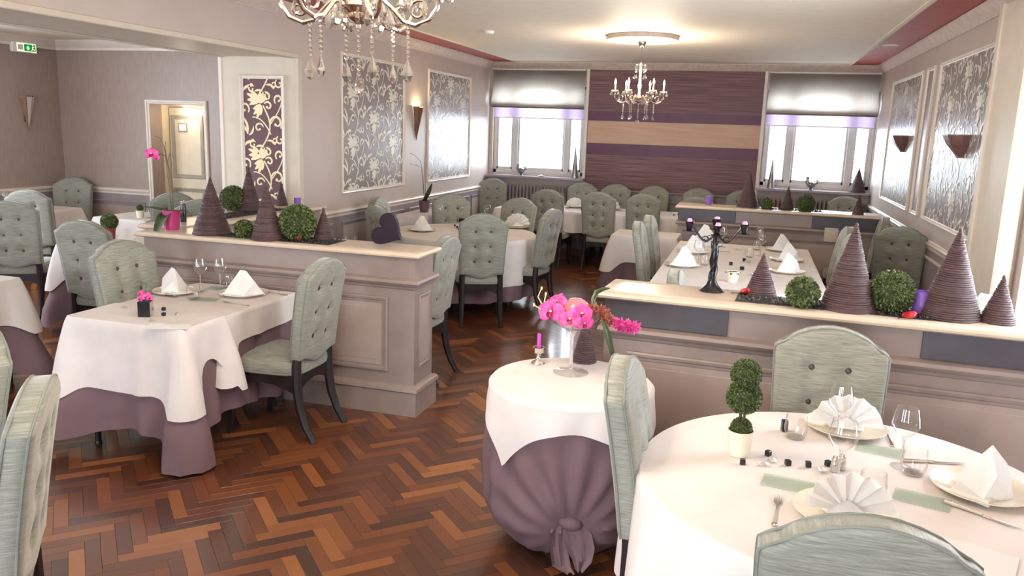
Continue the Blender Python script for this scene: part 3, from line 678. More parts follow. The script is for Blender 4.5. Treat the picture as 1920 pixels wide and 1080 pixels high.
# ------------------------------------------------------------------ upholstered chairs (local +x is the way the sitter looks)
def make_chair():
    t = thing('dining_chair', 'x', 'chair')
    H = 1.075
    def wz(z): return .205+.02*min(1, max(0, (z-.5)/.45))
    def ztop(y):
        a = abs(y)
        if a < .165: return H-.05*(a/.165)**2
        if a < .19: return H-.05-.024*math.sin((a-.165)/.025*math.pi/2)
        return H-.074-.022*((a-.19)/.036)**1.6
    def zbot(y): return .5-.045*(.5+.5*math.cos(math.pi*min(1, abs(y)/.17)))
    def cx(z): q = (z-.46)/.6; return -.205-.05*q-.045*q*q
    btn = [(y, z) for z in (.62, .765, .91) for y in (-.072, .072)]
    NU, NV = 25, 33
    us = [math.sin(math.pi/2*(2*i/(NU-1)-1))*.5+.5*(2*i/(NU-1)-1) for i in range(NU)]
    def surf(side):
        def fn(i, j):
            s = us[i]; tt = j/(NV-1); tt = .5-.5*math.cos(math.pi*tt)*.55-.225*(1-2*tt)
            y = s*.226; y *= wz(.5+.55*tt)/.226; y = s*wz(.5+.5*tt)
            z = zbot(y)+(ztop(y)-zbot(y))*tt
            e = min(1-abs(s), 1) ; ez = min(tt, 1-tt)*2.4
            r1 = 1-max(0, 1-e/.09)**2; r2 = 1-max(0, 1-ez/.09)**2
            h = .03+.012*min(r1, r2)+.012*(1-s*s)*math.sin(math.pi*tt)
            for (by, bz) in btn:
                d2 = (y-by)**2+(z-bz)**2; h -= .026*math.exp(-d2/.0009)+.005*math.exp(-((y-by)**2)/.0003)*math.exp(-((z-bz)/.07)**2)
            return (cx(z)+side*h, y, z)
        return fn
    mb = MB(); f, b = surf(1), surf(-1)
    mb.grid(f, NU, NV); k = len(mb.v); mb.grid(b, NU, NV)
    mb.f = [q for q in mb.f[:(NU-1)*(NV-1)]]+[q[::-1] for q in mb.f[(NU-1)*(NV-1):]]
    rim = [i for i in range(NU)]+[j*NU+NU-1 for j in range(1, NV)]+[(NV-1)*NU+i for i in range(NU-2, -1, -1)]+[j*NU for j in range(NV-2, 0, -1)]
    for a in range(len(rim)):
        c = rim[(a+1) % len(rim)]; mb.f.append((rim[a], rim[a]+k, c+k, c))
    br = mb.obj('backrest', 'sage', t, 50)
    pp = MB()
    for off in (0, k): pp.tube([mb.v[i+off] for i in rim[::2]], .0042, 6, closed=True)
    pp.obj('piping', 'pipe', br)
    bme = MB().lathe([(.0005, .009), (.008, .0075), (.0135, .001), (.0138, -.004)], 10).mesh('button')
    for side, fn in ((1, f), (-1, b)):
        for (by, bz) in btn:
            h = .03+.024-.026-.006; o = link('button', bme, 'button', br, (cx(bz)+side*(h+.004), by, bz)); o.rotation_euler = (0, R(90 if side > 0 else -90), 0)
    # seat
    def sf(i, j):
        a = 2*math.pi*i/40; c, s = math.cos(a), math.sin(a)
        q = 1/((abs(c)**5+abs(s)**5)**.2)
        lv = [(1.0, .40), (1.03, .425), (1.02, .455), (.96, .48), (.8, .493), (.5, .502), (.2, .506), (.001, .507)][j]
        x, y = q*c*.235*lv[0], q*s*lv[0]
        return (x+.015, y*(.215+.025*(x+.2)/.4), lv[1])
    s_ = MB().grid(sf, 40, 8, True); s_.f.append(tuple(range(39, -1, -1))); so = s_.obj('seat', 'sage', t, 50)
    MB().tube([sf(i, 0)[:2]+(.404,) for i in range(40)], .005, 6, closed=True).obj('piping', 'pipe', so)
    ap = MB()
    for a, c in (((.215, -.2), (.215, .2)), ((-.2, -.18), (-.2, .18)), ((-.2, -.19), (.21, -.215)), ((-.2, .19), (.21, .215))):
        p, q = Vector(a+(0,)), Vector(c+(0,)); d = (q-p).normalized(); n = Vector((-d.y, d.x, 0))*.012; k2 = 7; V = []; F = []
        for i in range(k2):
            m_ = p+(q-p)*i/(k2-1); zz = .29+.055*math.sin(math.pi*i/(k2-1)); V += [m_+n+Vector((0, 0, zz)), m_-n+Vector((0, 0, zz)), m_-n+Vector((0, 0, .402)), m_+n+Vector((0, 0, .402))]
        for i in range(k2-1):
            for e in range(4): F.append((i*4+e, i*4+(e+1) % 4, i*4+4+(e+1) % 4, i*4+4+e))
        ap.add(V, F+[(3, 2, 1, 0), tuple(k2*4-4+e for e in range(4))])
    ap.obj('seat_frame', 'leg', t)
    for s in (-1, 1):
        P = [(.225, s*.208, .40), (.232, s*.212, .3), (.228, s*.21, .18), (.232, s*.212, .07), (.245, s*.216, 0)]
        MB().tube(P, [.034, .032, .026, .021, .018], 8).obj('leg', 'leg', t)
        P = [(-.215, s*.178, .56), (-.205, s*.18, .45), (-.205, s*.182, .34), (-.225, s*.184, .2), (-.262, s*.186, .09), (-.315, s*.188, 0)]
        MB().tube(P, [.024, .029, .03, .027, .022, .018], 8).obj('leg', 'leg', t)
    return t
chair = make_chair(); note(chair); first = [True]
def put_chair(x, y, face, label, k=1.02, s=1.0):
    """x, y: top of the backrest as it stands in the room; face: degrees the sitter looks to"""
    x, y = x*k, y*k; a = R(face); loc = (x+.29*math.cos(a), y+.29*math.sin(a), 0)
    if first[0]:
        first[0] = False; chair.location = loc; chair.rotation_euler = (0, 0, a); tag(chair, label, 'chair', 'sage velvet dining chairs'); return chair
    return dup(chair, loc, a, label, 'sage velvet dining chairs')
for x, y, f, lb, *kk in (
    (-2.36, 4.13, 180, 'sage velvet chair pulled to the right side of the table before the partition', 1.0),
    (-3.8, 4.12, -8, 'sage velvet chair facing right behind the left table with the black vase', 1.0),
    (-4.69, 4.72, 95, 'sage velvet chair seen from behind, left of the magenta orchid pot'),
    (-6.2, 5.46, 118, 'grey-lit velvet chair cut by the left picture edge, back to the viewer'),
    (-6.96, 6.35, 108, 'pale green velvet chair pushed against the far left corner table'),
    (-7.98, 7.95, -65, 'velvet chair in the corner of the side room, under the chair rail'),
    (-5.72, 6.97, 138, 'velvet chair before the lobby door, behind the orchid stems'),
    (-5.05, 6.5, 140, 'velvet chair half hidden behind the tall cone, near the lobby door'),
    (-3.84, 7.87, 4, 'velvet chair against the left wall at the middle round table'),
    (-3.42, 7.0, 52, 'velvet chair partly hidden by the plum heart sculpture'),
    (-3.33, 8.74, -63, 'velvet chair on the far side of the middle round table, beside the plum orchid pot'),
    (-2.5, 8.74, -108, 'velvet chair on the far right side of the middle round table'),
    (-2.3, 6.87, 116, 'velvet chair with its back to the viewer at the middle round table'),
    (-1.87, 7.72, 171, 'velvet chair turned left on the right of the middle round table'),
    (-2.05, 5.3, 178, 'velvet chair standing just past the end of the left partition'),
    (-2.57, 10.27, 90, 'first chair from the left on the near side of the long back table'),
    (-1.89, 10.29, 90, 'second chair from the left on the near side of the long back table'),
    (-1.33, 10.4, 90, 'third chair from the left on the near side of the long back table'),
    (-.66, 10.4, 90, 'fourth chair from the left on the near side of the long back table'),
    (-2.47, 12.06, -90, 'first chair from the left along the plum back wall'),
    (-1.96, 12.1, -90, 'second chair from the left along the plum back wall'),
    (-1.39, 12.1, -90, 'third chair from the left along the plum back wall'),
    (-.75, 12.12, -90, 'fourth chair from the left along the plum back wall'),
    (-.13, 12.12, -92, 'chair by the back wall mostly hidden by the dark cone'),
    (-3.88, 11.98, -72, 'blue-lit velvet chair standing alone in the back left corner'),
    (1.25, 12.02, -104, 'blue-lit velvet chair below the right window, behind the far partition'),
    (-.93, 7.09, 2, 'nearer of the two slim-looking chairs left of the long right table'),
    (-.91, 7.7, 0, 'farther of the two slim-looking chairs left of the long right table'),
    (.86, 7.75, 182, 'farther chair on the right side of the long right table'),
    (.84, 7.2, 181, 'nearer chair on the right side of the long right table, behind the tall cone'),
    (1.33, 9.02, 178, 'dark-looking velvet chair against the right wall, behind another chair'),
    (1.375, 8.22, 82, 'brown-lit velvet chair with its back to the viewer by the right wall', 1.0),
    (-.37, 4.6, 0, 'chair of which only a pale blue top shows behind the near right partition cap'),
    (1.2, 4.62, 160, 'chair of which only a pale top shows between two cones at far right'),
    (.37, 3.46, -92, 'large velvet chair between the near round table and the partition'),
    (-.37, 2.67, 0, 'velvet chair seen edge-on between the two round tables'),
    (.3, 1.68, 92, 'velvet chair cut by the bottom edge, back to the viewer'),
    (-1.95, 1.75, 217, 'velvet chair seen edge-on at the bottom left corner'),
    (-2.6, 2.13, 246, 'velvet chair cut by the left edge, above the bottom left chair')):
    put_chair(x, y, f, lb, *kk)
# ------------------------------------------------------------------ tables and cloths
def drape(outline, z, hem, flare, nd=14, fold=None, top=True, rnd_=.012, lim=None):
    """outline: [(x, y, nx, ny)] table edge; hem[i] drop, flare[i] outward slope; returns MB"""
    n = len(outline); mb = MB()
    def fn(i, j):
        x, y, nx, ny = outline[i]; t = j/(nd-1); d = hem[i]*t
        o = rnd_*(1-math.exp(-d/.012))+flare[i]*max(0, d-.02)*(1-.25*t)
        if fold: o += fold(i, d)
        if lim: o = lim(i, d, o)
        return (x+nx*o, y+ny*o, z-d)
    mb.grid(fn, n, nd, True)
    if top: mb.f.append(tuple(range(n)))
    return mb
def rect_outline(x0, y0, x1, y1, step=.025, r=.02):
    P = []
    def side(ax, ay, bx_, by_, nx, ny):
        L = math.hypot(bx_-ax, by_-ay); k = max(2, int(L/step))
        for i in range(k+1): P.append((ax+(bx_-ax)*i/k, ay+(by_-ay)*i/k, nx, ny))
    def arc(cx, cy, a0):
        for i in range(1, 6): a = R(a0+15*i); P.append((cx+r*math.cos(a), cy+r*math.sin(a), math.cos(a), math.sin(a)))
    side(x0+r, y0, x1-r, y0, 0, -1); arc(x1-r, y0+r, -90); side(x1, y0+r, x1, y1-r, 1, 0); arc(x1-r, y1-r, 0)
    side(x1-r, y1, x0+r, y1, 0, 1); arc(x0+r, y1-r, 90); side(x0, y1-r, x0, y0+r, -1, 0); arc(x0+r, y0+r, 180)
    return P
def rect_cloth(name, m, label, x0, y0, x1, y1, z, drops, corners, seed=1, flare=.07, group=None, sag=.02, cat='tablecloth', cw=.1, wav=.012):
    """drops: front, right, back, left overhang; corners: fl, fr, br, bl lowest point"""
    O = rect_outline(x0, y0, x1, y1); rr = random.Random(seed); ph = [rr.random()*6 for _ in range(6)]
    C = [(x0, y0), (x1, y0), (x1, y1), (x0, y1)]; hem = []; fl_ = []; cwt = []
    for (x, y, nx, ny) in O:
        e = [max(0, -ny), max(0, nx), max(0, ny), max(0, -nx)]; q = sum(v*v for v in e)
        h = sum(v*v*d for v, d in zip(e, drops))/q; wsum = 0; f = flare
        for (cx, cy), ch in zip(C, corners):
            d = math.hypot(x-cx, y-cy); wgt = math.exp(-(d/cw)**2); h = h*(1-wgt)+ch*wgt; f += .26*wgt; wsum += wgt
        h += sag*math.sin(x*7+ph[0])*math.sin(y*6+ph[1])*(1-wsum); hem.append(max(.03, h)); fl_.append(f); cwt.append(wsum)
    def fold(i, d):
        x, y, nx, ny = O[i]; s = x*abs(ny)+y*abs(nx)
        g = wav*(math.sin(s*19+ph[2])+.7*math.sin(s*33+ph[3]))*min(1, d/.25)*(1-.6*cwt[i])
        # hollow beside each corner fold
        hl = 0
        for (cx, cy) in C: hl -= .05*math.exp(-((math.hypot(x-cx, y-cy)-.16)/.05)**2)*min(1, d/.25)
        return g+hl*.6
    if m == 'white': lim = lambda i, d, o: max(o, .012+(.045+.2*cwt[i])*max(0, d-.02)) if d > .01 else o
    else: lim = lambda i, d, o: min(o, .006+(.028+.17*cwt[i])*d+max(0, d-.42)*.25)
    o = drape(O, z, hem, fl_, 16, fold, lim=lim).obj(name, m, None, 50)
    return tag(o, label, cat, group)
def round_outline(c, r, n=128): return [(c[0]+r*math.cos(2*math.pi*i/n), c[1]+r*math.sin(2*math.pi*i/n), math.cos(2*math.pi*i/n), math.sin(2*math.pi*i/n)) for i in range(n)]
def round_cloth(name, m, label, c, r, z, side, rot, nf, seed=1, amp=.03, flare=.1, maxdrop=9, group=None, n=160, bias=0):
    O = round_outline(c, r, n); hem = []; fl_ = []; rr = random.Random(seed); ph = rr.random()*6; ph2 = rr.random()*6
    for i in range(n):
        a = 2*math.pi*i/n-rot; q = side/max(abs(math.cos(a)), abs(math.sin(a))) if side else r+maxdrop
        hem.append(min(max(.05, q-r), maxdrop)); fl_.append(flare)
    def fold(i, d):
        a = 2*math.pi*i/n; return amp*min(1, d/.3)*(math.sin(nf*a+ph+1.2*math.sin(2*a+ph2))+.4*math.sin((nf*1.7//1)*a+ph2))
    up_ = name == 'tablecloth'
    lim = (lambda i, d, o: max(o, .012+.045*d) if d > .01 else o) if up_ else (lambda i, d, o: min(o, .006+.03*d+max(0, d-.4)*.3))
    o = drape(O, z, hem, fl_, 18, fold, lim=lim).obj(name, m, None, 60)
    return tag(o, label, 'tablecloth', group)
def rect_table(label, x0, y0, x1, y1, z=.75, m='leg'):
    cx, cy = (x0+x1)/2, (y0+y1)/2; t = thing('dining_table', label, 'table', (cx, cy, 0)); hx, hy = (x1-x0)/2-.012, (y1-y0)/2-.012
    MB().box((-hx, -hy, z-.028), (hx, hy, z), .004).obj('tabletop', m, t)
    for sx in (-1, 1):
        for sy in (-1, 1):
            X, Y = sx*(hx-.06), sy*(hy-.06); MB().tube([(X, Y, z-.02), (X, Y, .3), (X, Y, .012)], [.024, .02, .016], 8).lathe([(.02, 0), (.02, .012), (.016, .02)], 8, (X, Y, 0)).obj('leg', m, t)
    return t
def round_table(label, c, r, z=.75):
    t = thing('dining_table', label, 'table', (c[0], c[1], 0))
    MB().lathe([(r-.012, z-.028), (r-.012, z-.004), (r-.016, z)], 48).obj('tabletop', 'leg', t)
    MB().lathe([(.06, .05), (.035, .1), (.03, .6), (.07, z-.03)], 16).obj('pedestal', 'leg', t)
    for k in range(4):
        a = k*math.pi/2+.4; MB().tube([(0, 0, .1), (.2*math.cos(a), .2*math.sin(a), .07), ((r*.62)*math.cos(a), (r*.62)*math.sin(a), .016)], [.03, .025, .015], 8).obj('foot', 'leg', t)
    return t
WG = 'white linen tablecloths'; MG = 'mauve undercloths'
ZT = .75
# table before the left partition (two cloths on one run)
rect_table('table for two before the left partition, under white and mauve cloths', -3.54, 3.43, -2.81, 4.52)
rect_cloth('undercloth', 'mauve', 'mauve undercloth of the table before the left partition, corners trailing on the floor', -3.545, 3.425, -2.805, 4.53, ZT+.002, (.62, .58, .03, .6), (.66, .735, .1, .1), 4, .055, MG, sag=.05, wav=.02)
rect_cloth('tablecloth', 'white', 'long white cloth on the partition end of the left table', -3.55, 3.76, -2.8, 4.535, ZT+.006, (.02, .17, .03, .17), (.3, .4, .08, .08), 5, .07, WG, cw=.07)
rect_cloth('tablecloth', 'white', 'white cloth with a deep front fall on the near end of the left table', -3.555, 3.42, -2.795, 3.79, ZT+.012, (.38, .22, .02, .24), (.45, .47, .44, .3), 6, .06, WG, cw=.085)
# left edge tables
rect_table('table at the left picture edge under a white and mauve cloth', -5.5, 3.25, -4.68, 4.15)
rect_cloth('undercloth', 'mauve', 'mauve undercloth of the table at the left picture edge', -5.505, 3.245, -4.675, 4.155, ZT+.002, (.6, .6, .6, .6), (.7, .7, .7, .7), 8, .08, MG, sag=.04)
rect_cloth('tablecloth', 'white', 'white cloth on the table at the left picture edge', -5.51, 3.24, -4.67, 4.16, ZT+.007, (.27, .27, .27, .27), (.36, .38, .38, .36), 9, .1, WG)
rect_table('table left of the orchid partition under a white and mauve cloth', -5.66, 5.42, -4.78, 6.15)
rect_cloth('undercloth', 'mauve', 'mauve undercloth of the table left of the orchid partition', -5.665, 5.415, -4.775, 6.155, ZT+.002, (.58, .58, .58, .58), (.7, .7, .7, .7), 10, .05, MG)
rect_cloth('tablecloth', 'white', 'white cloth on the table left of the orchid partition', -5.67, 5.41, -4.77, 6.16, ZT+.007, (.28, .28, .28, .28), (.4, .38, .38, .42), 11, .09, WG)
rect_table('corner table of the side room on honey wood legs', -8.3, 6.98, -7.66, 7.72, m='wood')
rect_cloth('tablecloth', 'white', 'white cloth on the corner table of the side room', -8.31, 6.97, -7.65, 7.73, ZT+.005, (.3, .3, .3, .3), (.44, .42, .4, .42), 12, .1, WG)
rect_table('table before the lobby door under a white cloth', -6.88, 7.1, -6.2, 7.75)
rect_cloth('tablecloth', 'white', 'white cloth on the table before the lobby door', -6.89, 7.09, -6.19, 7.76, ZT+.005, (.3, .3, .3, .3), (.42, .42, .42, .42), 13, .1, WG)
rect_table('table hidden behind the left partition, showing only its tumblers', -3.7, 5.95, -2.75, 6.55)
rect_cloth('tablecloth', 'white', 'white cloth on the table hidden behind the left partition', -3.71, 5.94, -2.74, 6.56, ZT+.005, (.25, .25, .25, .25), (.36, .36, .36, .36), 14, .08, WG)
# middle round table
C7 = (-2.9, 7.98); R7 = .76
round_table('middle round table with six chairs', C7, R7)
round_cloth('undercloth', 'mauve', 'mauve undercloth of the middle round table', C7, R7+.004, ZT+.002, 0, 0, 14, 3, .025, .03, .6, MG)
round_cloth('tablecloth', 'white', 'white square cloth on the middle round table', C7, R7+.008, ZT+.007, 1.06, .3, 15, 4, .022, .06, .45, WG)
# service table with the plum orchid
rect_table('small service table by the left wall carrying the plum orchid pot', -4.03, 8.78, -3.66, 9.6, .8)
rect_cloth('tablecloth', 'white', 'white cloth on the small service table by the left wall', -4.04, 8.77, -3.65, 9.61, .805, (.26, .26, .26, .03), (.3, .36, .36, .3), 15, .06, WG)
# long back table
rect_table('long back table below the plum feature wall', -3.45, 10.8, -.25, 11.75)
rect_cloth('tablecloth', 'white', 'white cloth on the long back table', -3.46, 10.79, -.24, 11.76, ZT+.005, (.26, .26, .26, .26), (.36, .36, .36, .36), 16, .05, WG)
rect_table('small square table between the back table and the far partition', -1.42, 8.66, -.74, 9.22)
rect_cloth('tablecloth', 'white', 'white cloth on the small table left of the far partition', -1.43, 8.65, -.73, 9.23, ZT+.006, (.28, .28, .04, .28), (.4, .38, .1, .1), 17, .09, WG)
rect_cloth('undercloth', 'mauve', 'mauve undercloth of the small table left of the far partition', -1.425, 8.655, -.735, 9.225, ZT+.002, (.55, .55, .04, .55), (.62, .62, .1, .1), 18, .04, MG)
# long right table
rect_table('long table behind the near right partition', -.67, 5.3, .58, 8.55)
rect_cloth('tablecloth', 'white', 'white cloth on the long table behind the near right partition', -.68, 5.29, .59, 8.56, ZT+.005, (.28, .28, .28, .28), (.4, .4, .4, .4), 19, .07, WG)
# near round table
C12 = (.38, 2.66); R12 = .66
round_table('near round table at the lower right', C12, R12)
round_cloth('undercloth', 'white', 'lower white cloth of the near round table', C12, R12+.004, ZT+.002, 0, 0, 9, 6, .02, .05, .62, WG)
round_cloth('tablecloth', 'white', 'upper white cloth of the near round table', C12, R12+.008, ZT+.007, 1.02, .55, 10, 7, .03, .1, .5, WG)
# small round display table with knotted skirt
C13 = (-.70, 3.385); R13 = .345; KA = R(-74)
round_table('small round display table with a knotted mauve skirt', C13, R13)
def skirt():
    n, nd = 180, 30; mb = MB(); z0, zk = ZT+.002, .2
    def fn(i, j):
        a = 2*math.pi*i/n; t = j/(nd-1); z = z0-(z0-.012)*t
        da = (a-KA+math.pi) % (2*math.pi)-math.pi
        r = R13+.004+.03*math.sin(math.pi*min(1, t*1.0))**.8
        dx = da*.42; dz = z-zk; d = math.hypot(dx, dz)
        phi = math.atan2(dx, dz+.02); near_ = math.exp(-(dx/.42)**2)
        fo = .016*math.sin(phi*15)*min(1, d/.25)*near_*min(1, t*2.2)+.012*math.sin(a*13+t)*(1-near_)*min(1, t*2)
        r += fo; r -= .05*math.exp(-(dx/.1)**2-((z-zk)/.1)**2)
        if t > .7: r -= .13*((t-.7)/.3)**2
        zz = z+.05*math.exp(-(dx/.16)**2)*max(0, (t-.7)/.3)
        return (C13[0]+r*math.cos(a), C13[1]+r*math.sin(a), zz)
    mb.grid(fn, n, nd, True); mb.f.append(tuple(range(n))); return mb
sk_ = thing('undercloth', 'mauve skirt gathered into a front knot on the small round display table', 'tablecloth', (0, 0, 0), 0, MG)
skirt().obj('skirt', 'mauve', sk_, 60)
kd = Vector((math.cos(KA), math.sin(KA), 0)); kt = Vector((-kd.y, kd.x, 0)); kc = Vector((C13[0], C13[1], .2))+kd*.3
def tail(pts, wid):
    mb = MB(); P = [kc+kt*p[0]+Vector((0, 0, p[1]))+kd*p[2] for p in pts]
    mb.grid(lambda i, j: P[j]+kt*wid[j]*(i/6-.5)+kd*.012*math.sin(i*1.9+j), 7, len(P)); return mb
tail([(-.045, .05, .03), (-.05, .0, .045), (-.045, -.07, .045), (-.03, -.15, .05), (.0, -.16, .09)], [.05, .07, .075, .08, .05]).obj('knot_tail', 'mauve', sk_, 60)
tail([(.0, .045, .03), (.03, .0, .05), (.045, -.06, .05), (.055, -.12, .055), (.045, -.163, .07)], [.06, .12, .12, .08, .03]).obj('knot_tail', 'mauve', sk_, 60)
MB().ball((0, 0, 0), (.055, .04, .035), 16, 10, Matrix.Translation(kc+kd*.03+Vector((0, 0, .04))) @ Matrix.Rotation(KA+R(90), 4, 'Z') @ Matrix.Rotation(R(12), 4, 'Y')).obj('knot', 'mauve', sk_, 60)
round_cloth('tablecloth', 'white', 'white square cloth with hanging points on the small round display table', C13, R13+.012, ZT+.007, .47, R(-76), 8, 9, .018, .2, .34, WG)
# ------------------------------------------------------------------ display things on the partitions, sills and tables
def put_base(xb, yb, wpx, z):
    """centre and radius of a round base whose front edge shows at pixel (xb, yb) on a surface at height z"""
    F = onz(xb, yb, z); r = wpx/2*dist(F)/FPX; h = Vector((F.x, F.y, 0)).normalized(); return F+h*r*.95, r
def cone(xb, yb, xt, yt, wpx, z, label, m='cone', smooth_=False, group='wound twine cones'):
    c, r = put_base(xb, yb, wpx, z)
    if z > 1.1: c = ony(xb, yb, YB-.1); r = wpx/2*dist(c)/FPX
    h = height_at(c, xt, yt)-(c.z if z > 1.1 else z); c = Vector((c.x, c.y, z))
    t = thing('decorative_cone', label, 'cone', c, 0, group)
    n = max(10, int(h/.0095)) if not smooth_ else 3; rr = random.Random(int(xb)); prof = []; na = 28
    if smooth_: MB().lathe([(r, 0), (r*.98, .01), (r*.5, h*.5), (.002, h)], na).obj('body', m, t)
    else:
        V = []; F = []; k = 0; rings = []
        for i in range(n):
            z0 = h*i/n; z1 = h*(i+1)/n; rad = r*(1-(i+.5)/n)*.97+.006; j1 = rr.uniform(-.002, .002); ph = rr.random()*6; tl = rr.uniform(-.0025, .0025)
            for zz, dr in ((z0+.0003, -.0018), ((z0+z1)/2, .0012+j1*.6), (z1-.0003, -.0018)): rings.append([(rad+dr+.0012*math.sin(7*a+ph), zz+tl*math.sin(a+ph), a) for a in [2*math.pi*q/na for q in range(na)]])
        V = [(q[0]*math.cos(q[2]), q[0]*math.sin(q[2]), max(0, q[1])) for R_ in rings for q in R_]
        for i in range(len(rings)-1):
            for q in range(na): F.append((i*na+q, i*na+(q+1) % na, (i+1)*na+(q+1) % na, (i+1)*na+q))
        F += [tuple(range(na-1, -1, -1)), tuple((len(rings)-1)*na+q for q in range(na))]
        MB().add(V, F).obj('winding', m, t, 60)
        MB().ball((0, 0, h), (.008, .008, .012), 8, 6).obj('tip', m, t)
    return t
for a in ((398, 443, 394, 335, 72, ZCAP, 'wound twine cone beside the magenta orchid pot'),
    (502, 453, 504, 346, 62, ZCAP, 'wound twine cone between a small and a large boxwood ball on the left partition'),
    (607, 451, 605, 392, 37, ZCAP, 'small wound twine cone right of the large boxwood ball on the left partition'),
    (468, 397, 466, 314, 44, ZCAP, 'wound twine cone in front of the plum damask strip'),
    (528, 386, 527, 343, 22, ZCAP, 'small wound twine cone at the foot of the plum damask strip'),
    (1425, 558, 1425, 478, 59, ZCAP, 'small wound twine cone right of the black candelabra'),
    (1587, 588, 1604, 422, 102, ZCAP, 'tall wound twine cone between the two boxwood balls of the right partition'),
    (1777, 604, 1798, 432, 112, ZCAP, 'largest wound twine cone, right of the big boxwood ball'),
    (1869, 610, 1878, 520, 62, ZCAP, 'small wound twine cone at the far right end of the partition'),
    (1401, 390, 1403, 323, 41, ZCAP, 'largest cone on the far partition'),
    (1475, 393, 1477, 352, 24, ZCAP, 'middle-sized cone between two boxwood balls on the far partition'),
    (1608, 403, 1610, 367, 20, ZCAP, 'smallest cone at the right end of the far partition'),
    (1095, 683, 1091, 590, 44, ZT+.008, 'dark wound twine cone behind the footed glass bowl'),
    (1607, 356, 1609, 311, 31, 1.125, 'cone on the right window sill')): cone(*a)
cone(1077, 331, 1079, 267, 14, 1.125, 'slim tall silver cone on the left window sill', 'pewter', True, 'slim silver cones')
cone(1445, 349, 1447, 288, 14, 1.125, 'slim tall silver cone on the right window sill', 'pewter', True, 'slim silver cones')
# boxwood balls
def foliage_mesh(n, seed, size=.16):
    rr = random.Random(seed); mb = MB()
    for i in range(n):
        zc = 1-2*(i+.5)/n; a = i*2.39996; q = math.sqrt(1-zc*zc); nrm = Vector((q*math.cos(a), q*math.sin(a), zc))
        p = nrm*(.93+.1*rr.random()); d = (nrm+Vector((rr.uniform(-1, 1), rr.uniform(-1, 1), rr.uniform(-1, 1)))*.9).normalized()
        s = d.cross(nrm).normalized()*size*.42*rr.uniform(.7, 1.2); e = d*size*rr.uniform(.7, 1.2)
        up_ = nrm*.02; mb.add([p-e*.5, p+s+up_, p+e*.6+up_*2, p-s+up_], [(0, 1, 2, 3)])
    return mb.mesh('foliage', 0)
FOL = {'big': foliage_mesh(1900, 1, .12), 'small': foliage_mesh(800, 2, .2)}
CORE = MB().ball((0, 0, 0), .95, 20, 14).mesh('core')
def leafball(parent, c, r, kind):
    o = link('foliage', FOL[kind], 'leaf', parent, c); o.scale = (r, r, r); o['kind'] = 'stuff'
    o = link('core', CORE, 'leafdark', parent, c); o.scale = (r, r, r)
def boxball(cx, cy, rp, z, label, kind='big'):
    p = onz(cx, cy, z+.05)
    for _ in range(3): r = rp*dist(p)/FPX; p = onz(cx, cy, z+r*.93)
    t = thing('boxwood_ball', label, 'topiary', (p.x, p.y, z), 0, 'clipped boxwood balls'); leafball(t, (0, 0, r*.97), r, kind)
    MB().lathe([(r*.35, 0), (r*.4, r*.14), (r*.3, r*.16)], 16).obj('base', 'gravel', t)
for a in ((457, 430, 17, ZCAP, 'small boxwood ball between two twine cones on the left partition', 'small'), (558, 419, 33, ZCAP, 'large round boxwood ball on the left partition'),
    (437, 373, 23, ZCAP, 'boxwood ball on the partition running back to the damask pillar'), (491, 362, 10, ZCAP, 'tiny boxwood ball in front of the plum damask strip', 'small'),
    (1505, 550, 29, ZCAP, 'small leafy boxwood ball left of the tall cone on the right partition', 'small'), (1673, 549, 39, ZCAP, 'large round boxwood ball on the right partition'),
    (1438, 382, 11, ZCAP, 'small dark boxwood ball on the far partition', 'small'), (1511, 382, 16, ZCAP, 'larger dark boxwood ball on the far partition')): boxball(*a)
# hearts
def heart2(n=40): return [(16*math.sin(t)**3/17, (13*math.cos(t)-5*math.cos(2*t)-2*math.cos(3*t)-math.cos(4*t))/17) for t in [2*math.pi*i/n for i in range(n)]]
def heart_mesh(th, puff=.35):
    P = heart2(); mb = MB(); n = len(P); L = [(1, -th), (1.0, th), (.8, th+puff*.25), (.5, th+puff*.42), (.0, th+puff*.5)]
    L = [(.0, -th-puff*.5), (.5, -th-puff*.42), (.8, -th-puff*.25)]+L
    mb.grid(lambda i, j: (P[i][0]*L[j][0], L[j][1], P[i][1]*L[j][0]), n, len(L), True); return mb
hs = thing('heart_sculpture', 'plum lacquer heart sculpture lying on its side at the partition end', 'sculpture', onz(727, 462, ZCAP), R(14))
ho = heart_mesh(.22, .06).obj('heart', 'plum', hs, 40); ho.scale = (.118, .1, .118); ho.rotation_euler = (R(-8), R(-60), 0); ho.location = (.0, 0, .103)
def small_heart(px, py, label, rot, z=ZCAP, s=.03, loop=False):
    p = onz(px, py, z); t = thing('heart_ornament', label, 'ornament', p, rot, 'small red heart ornaments')
    o = heart_mesh(.1, .7).obj('heart', 'red', t); o.scale = (s, s, s); o.location = (0, 0, s*1.0)
    if loop:
        o.rotation_euler = (R(75), 0, R(40)); o.location = (0, 0, s*.55)
        MB().tube([(-s*.7-.045*math.sin(math.pi*i/10)*1.0-0.0, .008*math.cos(math.pi*i/5), .006) for i in range(11)], .0018, 6).obj('hanging_loop', 'leg', t)
small_heart(559, 452, 'red heart ornament below the large boxwood ball on the left partition', R(10), s=.034)
small_heart(1397, 553, 'red heart ornament with a dark loop beside the candelabra', R(0), s=.036, loop=True)
small_heart(1706, 598, 'red heart ornament below the big boxwood ball on the right partition', R(30), s=.036, loop=True)
